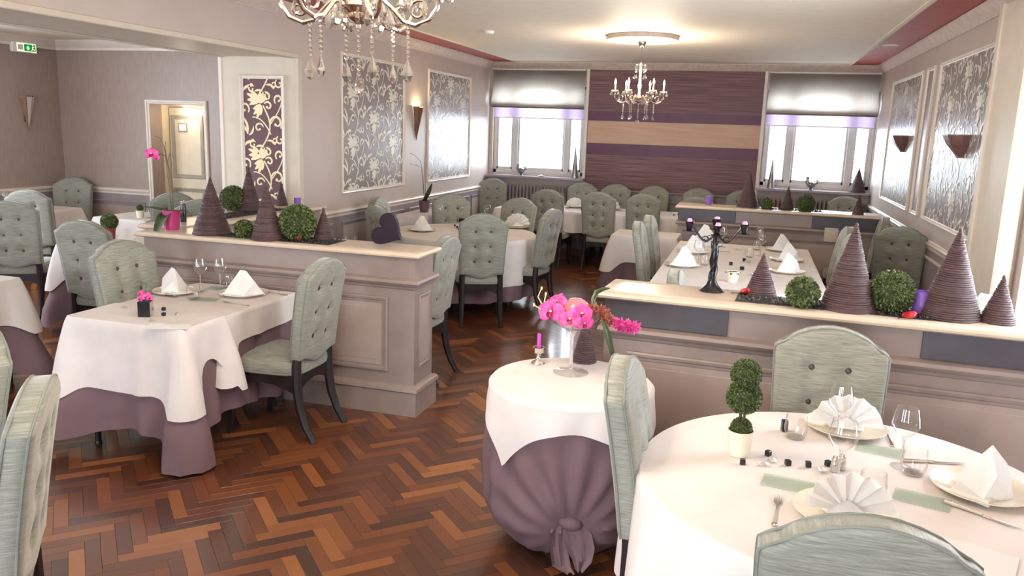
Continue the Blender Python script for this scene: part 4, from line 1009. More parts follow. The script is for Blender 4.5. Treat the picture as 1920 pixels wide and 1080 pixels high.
# tumblers of coloured glass, bottle
def votive(px, py, wpx, h, label, z=ZCAP, m='purpleglass'):
    c, r = put_base(px, py, wpx, z); t = thing('candle_glass', label, 'candle holder', (c.x, c.y, z), 0, 'purple candle glasses')
    MB().lathe([(r*.82, 0), (r*.9, h*.1), (r, h), (r*.92, h), (r*.8, h*.12), (.001, h*.1)], 20, cap0=True).obj('cup', m, t)
    MB().lathe([(r*.6, h*.13), (r*.6, h*.4), (.001, h*.42)], 14).obj('candle', 'pinkwax', t)
votive(558, 386, 13, .075, 'lilac candle glass at the end of the partition by the damask pillar')
votive(1328, 385, 12, .1, 'bright purple candle glass at the left end of the far partition')
votive(1722, 592, 30, .11, 'lilac candle glass half hidden by the big boxwood ball')
bp_ = onz(344, 416, ZCAP); bo = thing('bottle', 'small dark glass bottle behind the orchid pot', 'bottle', (bp_.x, bp_.y, ZCAP))
MB().lathe([(.022, 0), (.024, .01), (.024, .1), (.02, .125), (.02, .135), (.019, .16), (.001, .162)], 16).obj('body', 'black', bo); MB().lathe([(.02, .135), (.021, .14), (.021, .158)], 16).obj('collar', 'silver', bo)
# orchids
def leaf_blade(mb, base, dirv, L, W, droop, up=.5):
    d = Vector(dirv).normalized(); s = d.cross(Vector((0, 0, 1))).normalized(); n = 9
    def fn(i, j):
        t = j/(n-1); wv = W*math.sin(math.pi*min(.985, .1+.88*t))**.8; u = i/4-.5
        return Vector(base)+d*L*t+s*wv*u*2+Vector((0, 0, up*L*t-droop*L*t*t-.25*wv*(1-abs(u)*2)))
    mb.grid(fn, 5, n)
def orchid_flower(parent, c, face, s, up_=(0, 0, 1), name='flower'):
    f = Vector(face).normalized(); u = Vector(up_); r_ = u.cross(f).normalized(); u = f.cross(r_); mb = MB(); c = Vector(c)
    for a, l, wd in ((90, 1, .36), (215, .95, .36), (325, .95, .36), (15, 1.05, .6), (165, 1.05, .6)):
        d = r_*math.cos(R(a))+u*math.sin(R(a)); p = d.cross(f)
        mb.grid(lambda i, j: c+(d*(j/6)*l+p*(i/4-.5)*2*wd*math.sin(math.pi*min(.97, .12+.85*j/6))**.7+f*(.18*math.sin(j/6*2.6)-.1*(i/4-.5)**2*4*(j/6)))*s, 5, 7)
    o = mb.obj(name, 'petal', parent, 60)
    m2 = MB(); d = -u
    m2.grid(lambda i, j: c+f*s*.12+(d*(j/4)*.45+r_*(i/4-.5)*.5*math.sin(math.pi*(.2+.7*j/4))+f*(.25*(i/4-.5)**2*4+.12*j/4))*s, 5, 5)
    m2.obj('lip', 'petaldark', o, 60); MB().ball(c+f*s*.2+u*s*.06, s*.11, 8, 6).obj('column', 'yellow', o)
    return o
def orchid(label, base, pot, rtop, rbot, hp, stems, leaves, flowers):
    t = thing('potted_orchid', label, 'orchid', base)
    po = MB().lathe([(rbot, 0), (rtop, hp*.96), (rtop, hp), (rtop*.9, hp), (rtop*.86, hp*.88), (.001, hp*.86)], 28).obj('pot', pot, t)
    for st in stems: MB().tube([(p[0], p[1], hp*.85+p[2]) for p in st], [.0035-.0018*i/len(st) for i in range(len(st))], 6).obj('stem', 'stem', t)
    for (dv, L, W, dr, upv) in leaves:
        mb = MB(); leaf_blade(mb, (0, 0, hp*.9), dv, L, W, dr, upv); mb.obj('leaf', 'orleaf', t, 60)
    for c, fdir, s in flowers: orchid_flower(t, (c[0], c[1], hp*.85+c[2]), fdir, s)
o1 = onz(323, 430, ZCAP)
orchid('magenta potted orchid with one bloom on the left partition corner', (o1.x, o1.y, ZCAP), 'potpink', .062, .048, .135,
    [[(0, 0, 0), (-.005, 0, .15), (-.02, 0, .3), (-.035, .01, .42), (-.045, .01, .47), (-.075, .01, .52), (-.11, .0, .535)],
     [(.01, 0, 0), (.012, 0, .15), (-.005, 0, .28), (-.02, 0, .4), (-.026, 0, .46), (-.02, 0, .5)], [(.008, .01, 0), (.02, .01, .12), (.012, .01, .2), (-.01, 0, .36), (.01, 0, .42)],
     [(-.028, 0, .4), (-.06, 0, .41), (-.1, 0, .405)]],
    [((-1, -.35, 0), .19, .05, .2, .38), ((-.1, -1, 0), .17, .05, 1.5, .45), ((.8, .3, 0), .12, .04, .6, .6)],
    [((-.125, -.02, .41), (.3, -1, .1), .048), ((-.09, -.02, .385), (.5, -.7, -.2), .025)])
o2 = Vector((-3.86, 9.2, .81))
orchid('bare-stemmed orchid in a plum pot by the left wall', o2, 'potplum', .07, .052, .14,
    [[(0, 0, 0), (-.01, 0, .2), (-.03, 0, .4), (-.06, 0, .5), (-.14, 0, .57), (-.2, 0, .585)], [(.01, 0, 0), (.01, 0, .2), (-.005, 0, .42), (-.01, 0, .55)], [(.0, .01, 0), (-.02, 0, .22), (-.045, 0, .42), (-.1, 0, .44), (-.2, 0, .46)]],
    [((.45, -.2, 0), .13, .04, -.3, 1.5), ((.35, -.6, 0), .1, .03, .5, .9)], [])
# small potted plants on the left tables
def pot_ball(label, base, rb, hp, pm, r, kind='small'):
    t = thing('potted_plant', label, 'plant', base); MB().lathe([(rb*.8, 0), (rb, hp), (rb*.9, hp), (rb*.85, hp*.9), (.001, hp*.88)], 20).obj('pot', pm, t); leafball(t, (0, 0, hp+r*.75), r, kind)
b_ = onz(207, 447, ZT+.01); pot_ball('red potted boxwood on the table left of the orchid partition', (b_.x, b_.y, ZT+.008), .05, .1, 'potred', .07)
pot_ball('small yellow-green potted ball on the corner table of the side room', (-8.0, 7.35, ZT+.007), .03, .06, 'pot', .045)
# wine glasses, tumblers, plates, napkins, cutlery: one of each kind, then copies
def proto(name, cat, group, build):
    t = thing(name, 'x', cat, (0, 0, -5), 0, group); build(t); note(t); return [t, True]
def place(pr, loc, rz, label, scale=None):
    if pr[1]:
        pr[1] = False; t = pr[0]; t.location = loc; t.rotation_euler = (0, 0, rz); t['label'] = label
        if scale: t.scale = scale
        return t
    return dup(pr[0], loc, rz, label, None, scale)
def b_wine(t):
    MB().lathe([(.0345, 0), (.0345, .002), (.012, .005), (.004, .012)], 28, cap1=False).obj('foot', 'glass', t)
    MB().lathe([(.004, .01), (.0034, .03), (.0034, .09), (.006, .1)], 12, cap0=False, cap1=False).obj('stem', 'crystal', t)
    MB().lathe([(.004, .098), (.012, .104), (.03, .122), (.045, .145), (.046, .152), (.042, .175), (.035, .212), (.034, .212), (.041, .175), (.0448, .152), (.0438, .146), (.03, .125), (.01, .107), (.001, .104)], 30, cap0=False).obj('bowl', 'glass', t)
P_WINE = proto('wine_glass', 'glass', 'stemmed wine glasses', b_wine)
def b_tumb(t):
    MB().lathe([(.028, 0), (.034, .004), (.0415, .03), (.042, .045), (.037, .088), (.036, .088), (.0405, .045), (.04, .031), (.033, .01), (.001, .009)], 30).obj('body', 'glass', t); MB().lathe([(.028, .0005), (.03, .006), (.001, .0065)], 24).obj('thick_base', 'crystal', t)
P_TUMB = proto('tumbler', 'glass', 'water tumblers', b_tumb)
def b_plate(t):
    MB().lathe([(.001, .004), (.085, .004), (.1, .008), (.145, .018), (.15, .0215), (.149, .0235), (.143, .021), (.1, .0125), (.086, .009), (.001, .009)], 48).obj('dish', 'china', t); MB().lathe([(.08, 0), (.084, .005), (.076, .005), (.074, 0)], 36, cap0=False, cap1=False).obj('foot_ring', 'china', t)
P_PLATE = proto('dinner_plate', 'plate', 'ivory dinner plates', b_plate)
def b_fan(t):
    n = 15; mb = MB(); V = []
    for i in range(n):
        a = R(8+164*i/(n-1)); off = .018*(1 if i % 2 else -1)
        V += [(.004*math.cos(a), off*.15, .012), (.13*math.cos(a), off-.03, .012+.125*math.sin(a))]
    mb.add(V, [(2*i, 2*i+1, 2*i+3, 2*i+2) for i in range(n-1)]); mb.add([(x, y+.002, z) for x, y, z in V], [(2*i, 2*i+2, 2*i+3, 2*i+1) for i in range(n-1)]); mb.obj('fan', 'napkin', t, 0)
    MB().add([(-.07, .03, .0), (.07, .03, .0), (.06, -.05, .012), (0, -.02, .05), (-.06, -.05, .012), (0, .05, .035)], [(0, 5, 3, 4), (1, 2, 3, 5), (0, 1, 5), (4, 3, 2), (0, 4, 2, 1)]).obj('stand', 'napkin', t, 0)
P_FAN = proto('fan_napkin', 'napkin', 'napkins folded as fans', b_fan)
def b_pyr(t):
    mb = MB(); mb.add([(-.1, -.03, .0), (.1, -.02, .0), (0, .07, .0), (0, -.075, .0), (-.012, -.012, .135), (.016, -.008, .128), (-.055, -.045, .07), (.06, -.036, .07)],
        [(0, 3, 6), (3, 4, 6), (0, 6, 4), (3, 1, 7), (3, 7, 5), (7, 1, 5), (3, 5, 4), (0, 4, 2), (1, 2, 5), (4, 5, 2), (0, 2, 1, 3)]); mb.obj('peak', 'napkin', t, 0)
    MB().add([(-.11, -.05, .002), (.11, -.05, .002), (.09, .05, .002), (-.09, .05, .002), (-.1, -.045, .014), (.1, -.045, .014), (.08, .045, .012), (-.08, .045, .012)], [(0, 3, 2, 1), (4, 5, 6, 7), (0, 1, 5, 4), (1, 2, 6, 5), (2, 3, 7, 6), (3, 0, 4, 7)]).obj('folded_base', 'napkin', t, 0)
P_PYR = proto('peaked_napkin', 'napkin', 'napkins folded to a peak', b_pyr)
def b_fork(t):
    MB().add([(-.006, -.1, .002), (.006, -.1, .002), (.0028, -.02, .004), (-.0028, -.02, .004), (-.0035, .03, .006), (.0035, .03, .006), (-.012, .05, .004), (.012, .05, .004), (-.012, .06, .004), (.012, .06, .004), (-.006, -.1, .0), (.006, -.1, .0)], [(0, 1, 2, 3), (3, 2, 5, 4), (4, 5, 7, 6), (6, 7, 9, 8), (10, 11, 1, 0)]).ball((0, -.1, .002), (.008, .012, .002), 10, 6).obj('handle', 'silver', t)
    for k in range(4): MB().tube([(-.0105+.007*k, .058, .004), (-.0105+.007*k, .08, .003), (-.0105+.007*k, .1, .006)], [.0017, .0015, .0008], 6).obj('tine', 'silver', t)
P_FORK = proto('fork', 'fork', 'table forks', b_fork)
def b_knife(t):
    MB().tube([(0, -.11, .004), (0, -.06, .005), (0, .0, .004)], [.0065, .006, .0045], 8).obj('handle', 'silver', t); MB().add([(-.004, 0, .003), (.006, 0, .003), (.008, .06, .003), (.0, .11, .003), (-.004, .08, .003), (-.004, 0, .0045), (.004, 0, .0045), (-.003, .1, .0042)], [(0, 4, 3, 2, 1), (5, 6, 2, 3, 7), (5, 7, 3, 4, 0), (1, 2, 6)]).obj('blade', 'silver', t, 0)
P_KNIFE = proto('knife', 'knife', 'table knives', b_knife)
P_CUBE = proto('black_cube', 'cube', 'black decorative cubes', lambda t: (MB().box((-.009, -.009, 0), (.009, .009, .018), .0012).obj('cube', 'black', t), MB().box((-.0075, -.0075, .0178), (.0075, .0075, .0186)).obj('top_face', 'black', t, 0)))
P_CRY = proto('crystal_pebble', 'crystal', 'clear crystal pebbles', lambda t: (MB().add([(.016, 0, .007), (.006, .012, .007), (-.01, .011, .006), (-.017, -.002, .007), (-.006, -.012, .007), (.009, -.011, .006), (.0, 0, .016), (0, 0, 0)], [(0,1,6),(1,2,6),(2,3,6),(3,4,6),(4,5,6),(5,0,6),(1,0,7),(2,1,7),(3,2,7),(4,3,7),(5,4,7),(0,5,7)]).obj('facets', 'crystal', t, 0), MB().ball((.02, .006, .004), .005, 8, 6).obj('chip', 'crystal', t)))
P_TILE = proto('glass_tile', 'glass tile', 'pale green glass tiles', lambda t: (MB().box((-.08, -.047, 0), (.08, .047, .005), .0015).obj('slab', 'tile', t), MB().ball((.065, .034, .0065), .0025, 6, 4).obj('rivet', 'silver', t)))
def spot(px, py, z): p = onz(px, py, z); return (p.x, p.y, z)
ZW = ZT+.0085        # upper cloth surface
def heading(a, b): d = onz(*b, ZW)-onz(*a, ZW); return math.atan2(d.y, d.x)-math.pi/2
# --- near round table
NR = 'of the near round table'
for px, py, lb, nap, nr, nl in ((1584, 806, 'ivory plate at the far setting '+NR, P_FAN, .0, 'fan napkin on the far plate '+NR), (1838, 922, 'ivory plate at the right setting '+NR, P_PYR, R(60), 'peaked napkin on the right plate '+NR), (1585, 968, 'ivory plate behind the chair top at the near setting '+NR, P_FAN, R(8), 'fan napkin rising above the near chair back')):
    p = spot(px, py, ZW); place(P_PLATE, p, 0, lb); place(nap, (p[0], p[1], ZW+.0098), nr, nl, (1.25, 1.25, 1.15) if nap is P_PYR else None)
for x, y, lb in ((.38, 3.06, 'wine glass before the far fan napkin '+NR), (.35, 2.66, 'wine glass beside the salt shaker at the middle '+NR), (.57, 2.87, 'wine glass at the right setting '+NR)): place(P_WINE, (x, y, ZW), 0, lb)
for px, py, lb in ((1495, 778, 'tumbler left of the far plate '+NR), (1718, 842, 'tumbler by the right wine glass '+NR), (1640, 885, 'tumbler behind the near fan napkin')): p = onz(px, py, ZW+.088); place(P_TUMB, (p.x, p.y, ZW), 0, lb)
for px, py, a, lb in ((1477, 908, -8, 'pale green glass tile left of the crystals '+NR), (1650, 845, -14, 'pale green glass tile before the far plate '+NR), (1728, 938, -16, 'pale green glass tile left of the right plate '+NR)): place(P_TILE, spot(px, py, ZW), R(a), lb)
ORD = ('first', 'second', 'third', 'fourth', 'fifth', 'sixth')
for od, (px, py) in zip(ORD, ((1392, 870), (1440, 854), (1477, 872), (1515, 875), (1552, 873))): place(P_CUBE, spot(px, py, ZW), rnd.random(), od+' from the left of the black cubes strewn across the near round table')
place(P_CUBE, spot(1470, 808, ZW), .3, 'tall black block beside the far tumbler '+NR, (1.2, 1.2, 2.4))
for od, (px, py) in zip(('leftmost', 'middle', 'rightmost'), ((1433, 873), (1449, 866), (1541, 884))): place(P_CRY, spot(px, py, ZW), rnd.random()*6, od+' clear crystal pebble among the black cubes '+NR)
place(P_FORK, spot(1456, 956, ZW), heading((1451, 990), (1462, 918)), 'fork left of the near fan napkin')
place(P_FORK, spot(1664, 818, ZW), heading((1672, 832), (1655, 800)), 'fork right of the far plate '+NR)
place(P_KNIFE, spot(1752, 868, ZW), heading((1732, 868), (1775, 870)), 'knife left of the right peaked napkin '+NR)
place(P_KNIFE, spot(1842, 968, ZW), heading((1800, 950), (1900, 985)), 'knife in front of the right plate '+NR)
def shaker(px, py, lb):
    t = thing('shaker', lb, 'shaker', spot(px, py, ZW), 0, 'salt and pepper shakers'); MB().lathe([(.014, 0), (.0155, .004), (.0135, .03), (.0115, .036)], 16).obj('jar', 'crystal', t); MB().lathe([(.0118, .036), (.0125, .04), (.0122, .046), (.008, .054), (.001, .056)], 16).obj('lid', 'silver', t); MB().lathe([(.011, .002), (.0105, .024), (.001, .025)], 12).obj('filling', 'plastic', t)
shaker(1564, 884, 'left one of the two glass shakers '+NR); shaker(1577, 880, 'right one of the two glass shakers '+NR)
tp = thing('double_topiary', 'two-ball topiary in a cream pot on the near round table', 'topiary', spot(1385, 852, ZW))
MB().lathe([(.034, 0), (.036, .004), (.045, .085), (.046, .092), (.042, .092), (.04, .08), (.001, .078)], 28).obj('pot', 'pot', tp)
for z, r in ((.098, .036), (.212, .058), (.293, .051)): leafball(tp, (0, 0, z), r, 'big')
for k in range(4): MB().tube([(.008*math.cos(k*1.6), .008*math.sin(k*1.6), .08), (.01*math.cos(k*1.6+.5), .01*math.sin(k*1.6+.5), .16)], .003, 6).obj('stem', 'stem', tp)
nk = thing('folded_napkin', 'flat white napkin at the lower right of the near round table', 'napkin', (.62, 2.25, ZW), R(-20)); MB().grid(lambda i, j: (-.13+.26*i/8, -.1+.2*j/6, .004+.004*math.sin(i*.9)*math.sin(j)), 9, 7).obj('top_layer', 'napkin', nk, 60); MB().box((-.13, -.1, 0), (.13, .1, .0035)).obj('lower_layer', 'napkin', nk, 0)
# --- table before the left partition
LT = 'on the table before the left partition'
ZL = ZT+.0075
p = spot(333, 549, ZL); place(P_PLATE, p, 0, 'left ivory plate '+LT); place(P_PYR, (p[0]-.01, p[1], ZL+.0098), R(-30), 'peaked napkin on the left plate '+LT)
p = spot(457, 553, ZL); place(P_PLATE, p, 0, 'right ivory plate '+LT); place(P_PYR, (p[0], p[1], ZL+.0098), R(30), 'peaked napkin on the right plate '+LT)
place(P_WINE, (-3.36, 4.31, ZL), 0, 'left one of the two wine glasses '+LT); place(P_WINE, (-3.27, 4.39, ZL), 0, 'right one of the two wine glasses '+LT)
p = onz(442, 512, ZL+.088); place(P_TUMB, (p.x, min(p.y, 4.46), ZL), 0, 'tumbler behind the right napkin '+LT); p = onz(360, 532, ZL+.088); place(P_TUMB, (p.x+.03, p.y-.03, ZL), 0, 'tumbler before the left napkin '+LT)
place(P_TILE, spot(385, 562, ZL), R(15), 'pale green glass tile between the two plates '+LT); place(P_TILE, spot(412, 541, ZL), R(10), 'pale green glass tile below the wine glasses '+LT)
place(P_FORK, spot(515, 550, ZL), heading((523, 552), (480, 545)), 'fork right of the right plate '+LT); place(P_FORK, spot(440, 569, ZL), heading((458, 573), (410, 566)), 'fork before the right plate '+LT); place(P_KNIFE, spot(310, 555, ZL), heading((292, 552), (330, 558)), 'knife before the left plate '+LT)
ZN = ZT+.0135
for od, (px, py) in zip(('farther', 'nearer'), ((307, 582), (307, 592))): place(P_CUBE, spot(px, py, ZN), .1, od+' of the two black cubes right of the black flower vase')
for od, (px, py) in zip(('left of', 'in front of', 'to the right of'), ((233, 577), (283, 602), (332, 590))): place(P_CRY, spot(px, py, ZN), px, 'clear crystal pebble '+od+' the black flower vase')
vs = thing('flower_vase', 'square black vase with small purple flowers on the left table', 'vase', spot(273, 592, ZN), R(25))
MB().box((-.032, -.032, 0), (.032, .032, .085), .003).obj('body', 'black', vs); MB().box((.0325, -.03, .004), (.035, .03, .082), .001).obj('mirror_side', 'silver', vs); MB().box((-.028, -.028, .08), (.028, .028, .0865)).obj('opening', 'gravel', vs, 0)
for k in range(5):
    a = k*1.3; c = (.025*math.cos(a), .025*math.sin(a), .1+.012*(k % 3)); st = MB().tube([(c[0]*.4, c[1]*.4, .08), c], .0015, 5).obj('stem', 'stem', vs); orchid_flower(vs, c, (math.cos(a)*.5, -1, .6), .02)
MB().tube([(0, 0, .08), (.01, -.01, .14), (.02, -.02, .18), (-.01, -.03, .2)], .0015, 5).obj('tendril', 'orleaf', vs)
mn = thing('folded_napkin', 'flat white napkin folded over the front edge of the left table', 'napkin', spot(316, 613, ZN), R(22)); MB().grid(lambda i, j: (-.11+.22*i/10, -.045+.09*j/5, .005+.003*math.sin(i*1.1+j)), 11, 6).obj('top_layer', 'napkin', mn, 60); MB().box((-.11, -.045, 0), (.11, .045, .0045)).obj('lower_layer', 'napkin', mn, 0)
# --- middle round table
MR = 'of the middle round table'
for px, py, nap, a, lb in ((792, 433, P_PYR, 10, 'left'), (846, 412, P_PYR, -20, 'far'), (968, 427, P_FAN, 35, 'right')):
    p = spot(px, py, ZW); place(P_PLATE, p, 0, 'ivory plate at the %s setting %s' % (lb, MR)); place(nap, (p[0], p[1], ZW+.0098), R(a), 'folded napkin at the %s setting %s' % (lb, MR), (1.15, 1.15, 1.15))
for px, py, lb in ((824, 383, 'leftmost'), (866, 381, 'second'), (914, 383, 'rightmost')): p = onz(px, py, ZW+.212); place(P_WINE, (p.x, p.y, ZW), 0, '%s of the wine glasses %s' % (lb, MR))
for x, y, lb in ((-2.86, 8.42, 'left'), (-2.52, 8.3, 'right')): place(P_TUMB, (x, y, ZW), 0, '%s tumbler %s' % (lb, MR))
cv = thing('flower_vase', 'small square plum vase on the middle round table', 'vase', spot(866, 428, ZW), R(20)); MB().box((-.032, -.032, 0), (.032, .032, .11), .004).obj('body', 'plum', cv); MB().box((-.026, -.026, .1), (.026, .026, .1115)).obj('opening', 'gravel', cv, 0)
for od, (px, py) in zip(('farthest', 'middle', 'nearest'), ((853, 424), (857, 427), (860, 431))): place(P_CUBE, spot(px, py, ZW), px, '%s black cube beside the plum vase %s' % (od, MR))
# --- hidden table behind the partition: two tumblers
for px, lb in ((646, 'left'), (663, 'right')): p = onz(px, 443, ZT+.1); place(P_TUMB, (p.x, p.y, ZT+.0065), 0, '%s of two tumblers peeping above the left partition' % lb, (.88, .88, 1.06))
# --- long back table
for i, x in enumerate((-2.5, -1.97, -1.4, -.72)):
    od = ('first', 'second', 'third', 'fourth')[i]; q = 'at the %s far setting of the long back table' % od
    place(P_PLATE, (x+.04, 11.52, ZT+.0065), 0, 'ivory plate '+q); place(P_FAN, (x+.04, 11.52, ZT+.0163), R(10), 'fan napkin '+q); place(P_WINE, (x-.13, 11.36, ZT+.0065), 0, 'wine glass '+q); place(P_TUMB, (x-.02, 11.27, ZT+.0065), 0, 'tumbler '+q)
for od, (x, y) in zip(ORD, ((-2.28, 11.14), (-2.2, 11.2), (-2.1, 11.1), (-1.6, 11.2), (-1.0, 11.2), (-.95, 11.3))): place(P_CUBE, (x, y, ZT+.0065), x, od+' from the left of the black cubes on the long back table')
# --- long right table
RT_ = 'of the long right table'; ZR = ZT+.0065
for px, py, a, lb in ((1280, 499, 20, 'near left'), (1298, 474, 15, 'second left'), (1474, 511, 30, 'near right'), (1474, 489, 30, 'second right'), (1462, 470, 30, 'third right')):
    p = spot(px, py, ZR); place(P_PLATE, p, 0, 'ivory plate at the %s setting %s' % (lb, RT_)); place(P_PYR, (p[0], p[1], ZR+.0098), R(a), 'peaked napkin at the %s setting %s' % (lb, RT_), (1.2, 1.2, 1.2))
place(P_PYR, (-.42, 8.32, ZR), R(10), 'peaked napkin at the far left corner '+RT_, (1.5, 1.3, 1.6))
for px, py, lb in ((1426, 425, 'farthest right'), (1429, 438, 'second right'), (1357, 424, 'far left'), (1312, 450, 'near left')): p = onz(px, py, ZR+.212); place(P_WINE, (p.x, p.y, ZR), 0, '%s wine glass %s' % (lb, RT_))
for px, py, lb in ((1406, 465, 'right'), (1420, 452, 'far right'), (1322, 478, 'left')): p = onz(px, py, ZR+.088); place(P_TUMB, (p.x, p.y, ZR), 0, '%s tumbler %s' % (lb, RT_))
for od, (px, py) in zip(('leftmost', 'farthest', 'nearest'), ((1370, 497), (1395, 490), (1391, 506))): place(P_CUBE, spot(px, py, ZR), px, od+' black cube near the small white pot '+RT_, (1.5, 1.5, 1.5))
for od, (px, py) in zip(('middle', 'nearest', 'farthest'), ((1404, 492), (1408, 517), (1382, 470))): place(P_CRY, spot(px, py, ZR), px, od+' clear crystal pebble '+RT_, (1.5, 1.5, 1.5))
wp_ = spot(1373, 529, ZR); wp = thing('potted_plant', 'small white pot with a wilting plant '+RT_, 'plant', wp_); MB().lathe([(.036, 0), (.048, .085), (.044, .085), (.042, .075), (.001, .073)], 20).obj('pot', 'pot', wp)
mb = MB()
for k in range(7): leaf_blade(mb, (0, 0, .08), (math.cos(k*.9), math.sin(k*.9), 0), .075, .012, .5, .3)
mb.obj('leaves', 'orleaf', wp, 60)
# --- left tables
place(P_PYR, spot(240, 463, ZT+.0085), R(30), 'peaked napkin on the table left of the orchid partition', (1.2, 1.2, 1.2))
p = onz(36, 342, ZT+.22); place(P_WINE, (-8.12, 7.12, ZT+.0065), 0, 'wine glass on the corner table of the side room')
place(P_PYR, (-7.86, 7.38, ZT+.0065), R(20), 'peaked napkin on the corner table of the side room')
for od, (x, y) in zip(('leftmost', 'middle', 'rightmost'), ((-7.85, 7.15), (-7.78, 7.13), (-7.76, 7.25))): place(P_CUBE, (x, y, ZT+.0065), x, od+' black cube on the corner table of the side room', (1.4, 1.4, 1.4))
place(P_TUMB, (-6.32, 7.3, ZT+.0065), 0, 'tumbler on the table before the lobby door'); pot_ball('pale cup with a plant on the table before the lobby door', (-6.42, 7.28, ZT+.0065), .045, .08, 'pot', .035)

# ------------------------------------------------------------------ display table: footed bowl with flowers, candle
fb = onz(1070, 698, ZW); bh = height_at(fb, 1074, 592)-ZW
cp = thing('footed_bowl', 'tall footed glass bowl on the small round display table', 'bowl', (fb.x, fb.y, ZW))
MB().lathe([(.082, 0), (.082, .002), (.03, .01), (.012, .022)], 40, cap1=False).obj('foot', 'glass', cp)
MB().lathe([(.012, .02), (.0075, .05), (.008, bh-.1), (.018, bh-.075), (.03, bh-.062)], 20, cap0=False, cap1=False).obj('stem', 'crystal', cp)
MB().lathe([(.012, bh-.07), (.05, bh-.055), (.095, bh-.03), (.125, bh), (.123, bh), (.093, bh-.026), (.048, bh-.051), (.001, bh-.064)], 48, cap0=False).obj('bowl', 'glass', cp)
ZB = ZW+bh
fa = thing('flower_arrangement', 'magenta orchid blooms with leaves arranged in the footed glass bowl', 'flowers', (fb.x, fb.y, ZB-.03))
vd = Vector((-fb.x, -fb.y, 0)).normalized(); vr = Vector((-vd.y, vd.x, 0))
W3 = lambda a, b, c: vr*a+vd*b+Vector((0, 0, c))
for a, b, c, s, fx in ((-.1, .04, .05, .062, (-.3, 1, .35)), (-.075, -.01, .085, .05, (-.5, .6, .6)), (-.015, .085, .03, .05, (-.1, 1, .5)), (.035, .07, .055, .052, (.3, 1, .4)), (.05, .09, .02, .04, (.2, 1, -.1)), (-.12, .02, .065, .04, (-1, .6, .2))):
    orchid_flower(fa, W3(a, b, c), vr*fx[0]+vd*fx[1]+Vector((0, 0, fx[2])), s)
for i, pts in enumerate(([W3(-.08, 0, .02), W3(-.14, .01, .07), W3(-.165, 0, .11), W3(-.15, 0, .15)], [W3(-.1, 0, .03), W3(-.15, .03, .06), W3(-.18, .04, .08)], [W3(-.09, 0, .04), W3(-.135, .0, .09), W3(-.13, 0, .125)])):
    o = MB().tube(pts, [.004, .0035, .003, .002][:len(pts)], 6).obj('bud_stem', 'yellow', fa)
    MB().ball(pts[-1], (.005, .005, .009), 8, 6).obj('bud', 'yellow', o)
def spike(P, r0, mcol, nm, n=240, seed=1):
    rr = random.Random(seed); mb = MB(); k = len(P)-1
    for i in range(n):
        t = rr.random()*k; j = min(int(t), k-1); p = P[j].lerp(P[j+1], t-j); d = Vector((rr.gauss(0, 1), rr.gauss(0, 1), rr.gauss(0, 1))).normalized(); q = p+d*r0*(.4+.7*rr.random()); s = d.orthogonal().normalized()*.006; e = d*.016
        mb.add([q-s, q+s, q+e+s*.3, q+e-s*.3], [(0, 1, 2, 3)])
    mb.tube(P, r0*.6, 8); return mb.obj(nm, mcol, fa, 0)
spike([W3(.07, .03, .07), W3(.12, .03, .065), W3(.15, .04, .045)], .022, 'brownflower', 'dried_floret_spike', 260, 2)
spike([W3(.15, .05, .03), W3(.18, .06, .025)], .014, 'brownflower', 'dried_floret_spike', 120, 3)
spike([W3(.19, .07, .022), W3(.235, .08, .015), W3(.275, .09, .01)], .022, 'petal', 'magenta_spike', 300, 4)
mb = MB(); 
def ribbon_leaf(P, W_):
    mb = MB(); n = len(P)
    def fn(i, j):
        d = (P[min(j+1, n-1)]-P[max(j-1, 0)]).normalized(); s = d.cross(vd).normalized(); t = j/(n-1); return P[j]+s*W_*(i/4-.5)*2*math.sin(math.pi*min(.97, .1+.87*t))**.7+vd*.006*(1-abs(i/2-1))
    return mb.grid(fn, 5, n).obj('leaf', 'orleaf', fa, 60)
ribbon_leaf([W3(.13, .06, .03), W3(.15, .08, -.01), W3(.165, .085, -.06), W3(.18, .085, -.11), W3(.19, .085, -.16)], .014)
ribbon_leaf([W3(.09, .0, .06), W3(.085, -.03, .1), W3(.1, -.05, .135), W3(.13, -.06, .15), W3(.16, -.07, .152)], .012)
pb = thing('pink_ball_candle', 'pearly pink ball candle nestled among the orchid blooms', 'candle', (fb.x+W3(.012, 0, 0).x, fb.y+W3(.012, 0, 0).y, ZB-.052)); MB().ball((0, 0, .068), .068, 28, 18).obj('ball', 'pinkball', pb); MB().tube([(0, 0, .132), (0, .001, .142)], .0012, 5).obj('wick', 'black', pb)
ch = thing('candlestick', 'small silver candlestick with a magenta candle on the display table', 'candlestick', spot(1009, 681, ZW))
MB().lathe([(.034, 0), (.034, .003), (.03, .008), (.016, .016), (.01, .026), (.0085, .034), (.012, .038), (.0085, .042), (.014, .05), (.024, .054), (.026, .058), (.026, .076), (.028, .079), (.023, .079), (.022, .06), (.001, .058)], 28).obj('stand', 'silver', ch); MB().lathe([(.0095, .058), (.0095, .142), (.008, .145), (.001, .146)], 14).obj('candle', 'candle', ch)
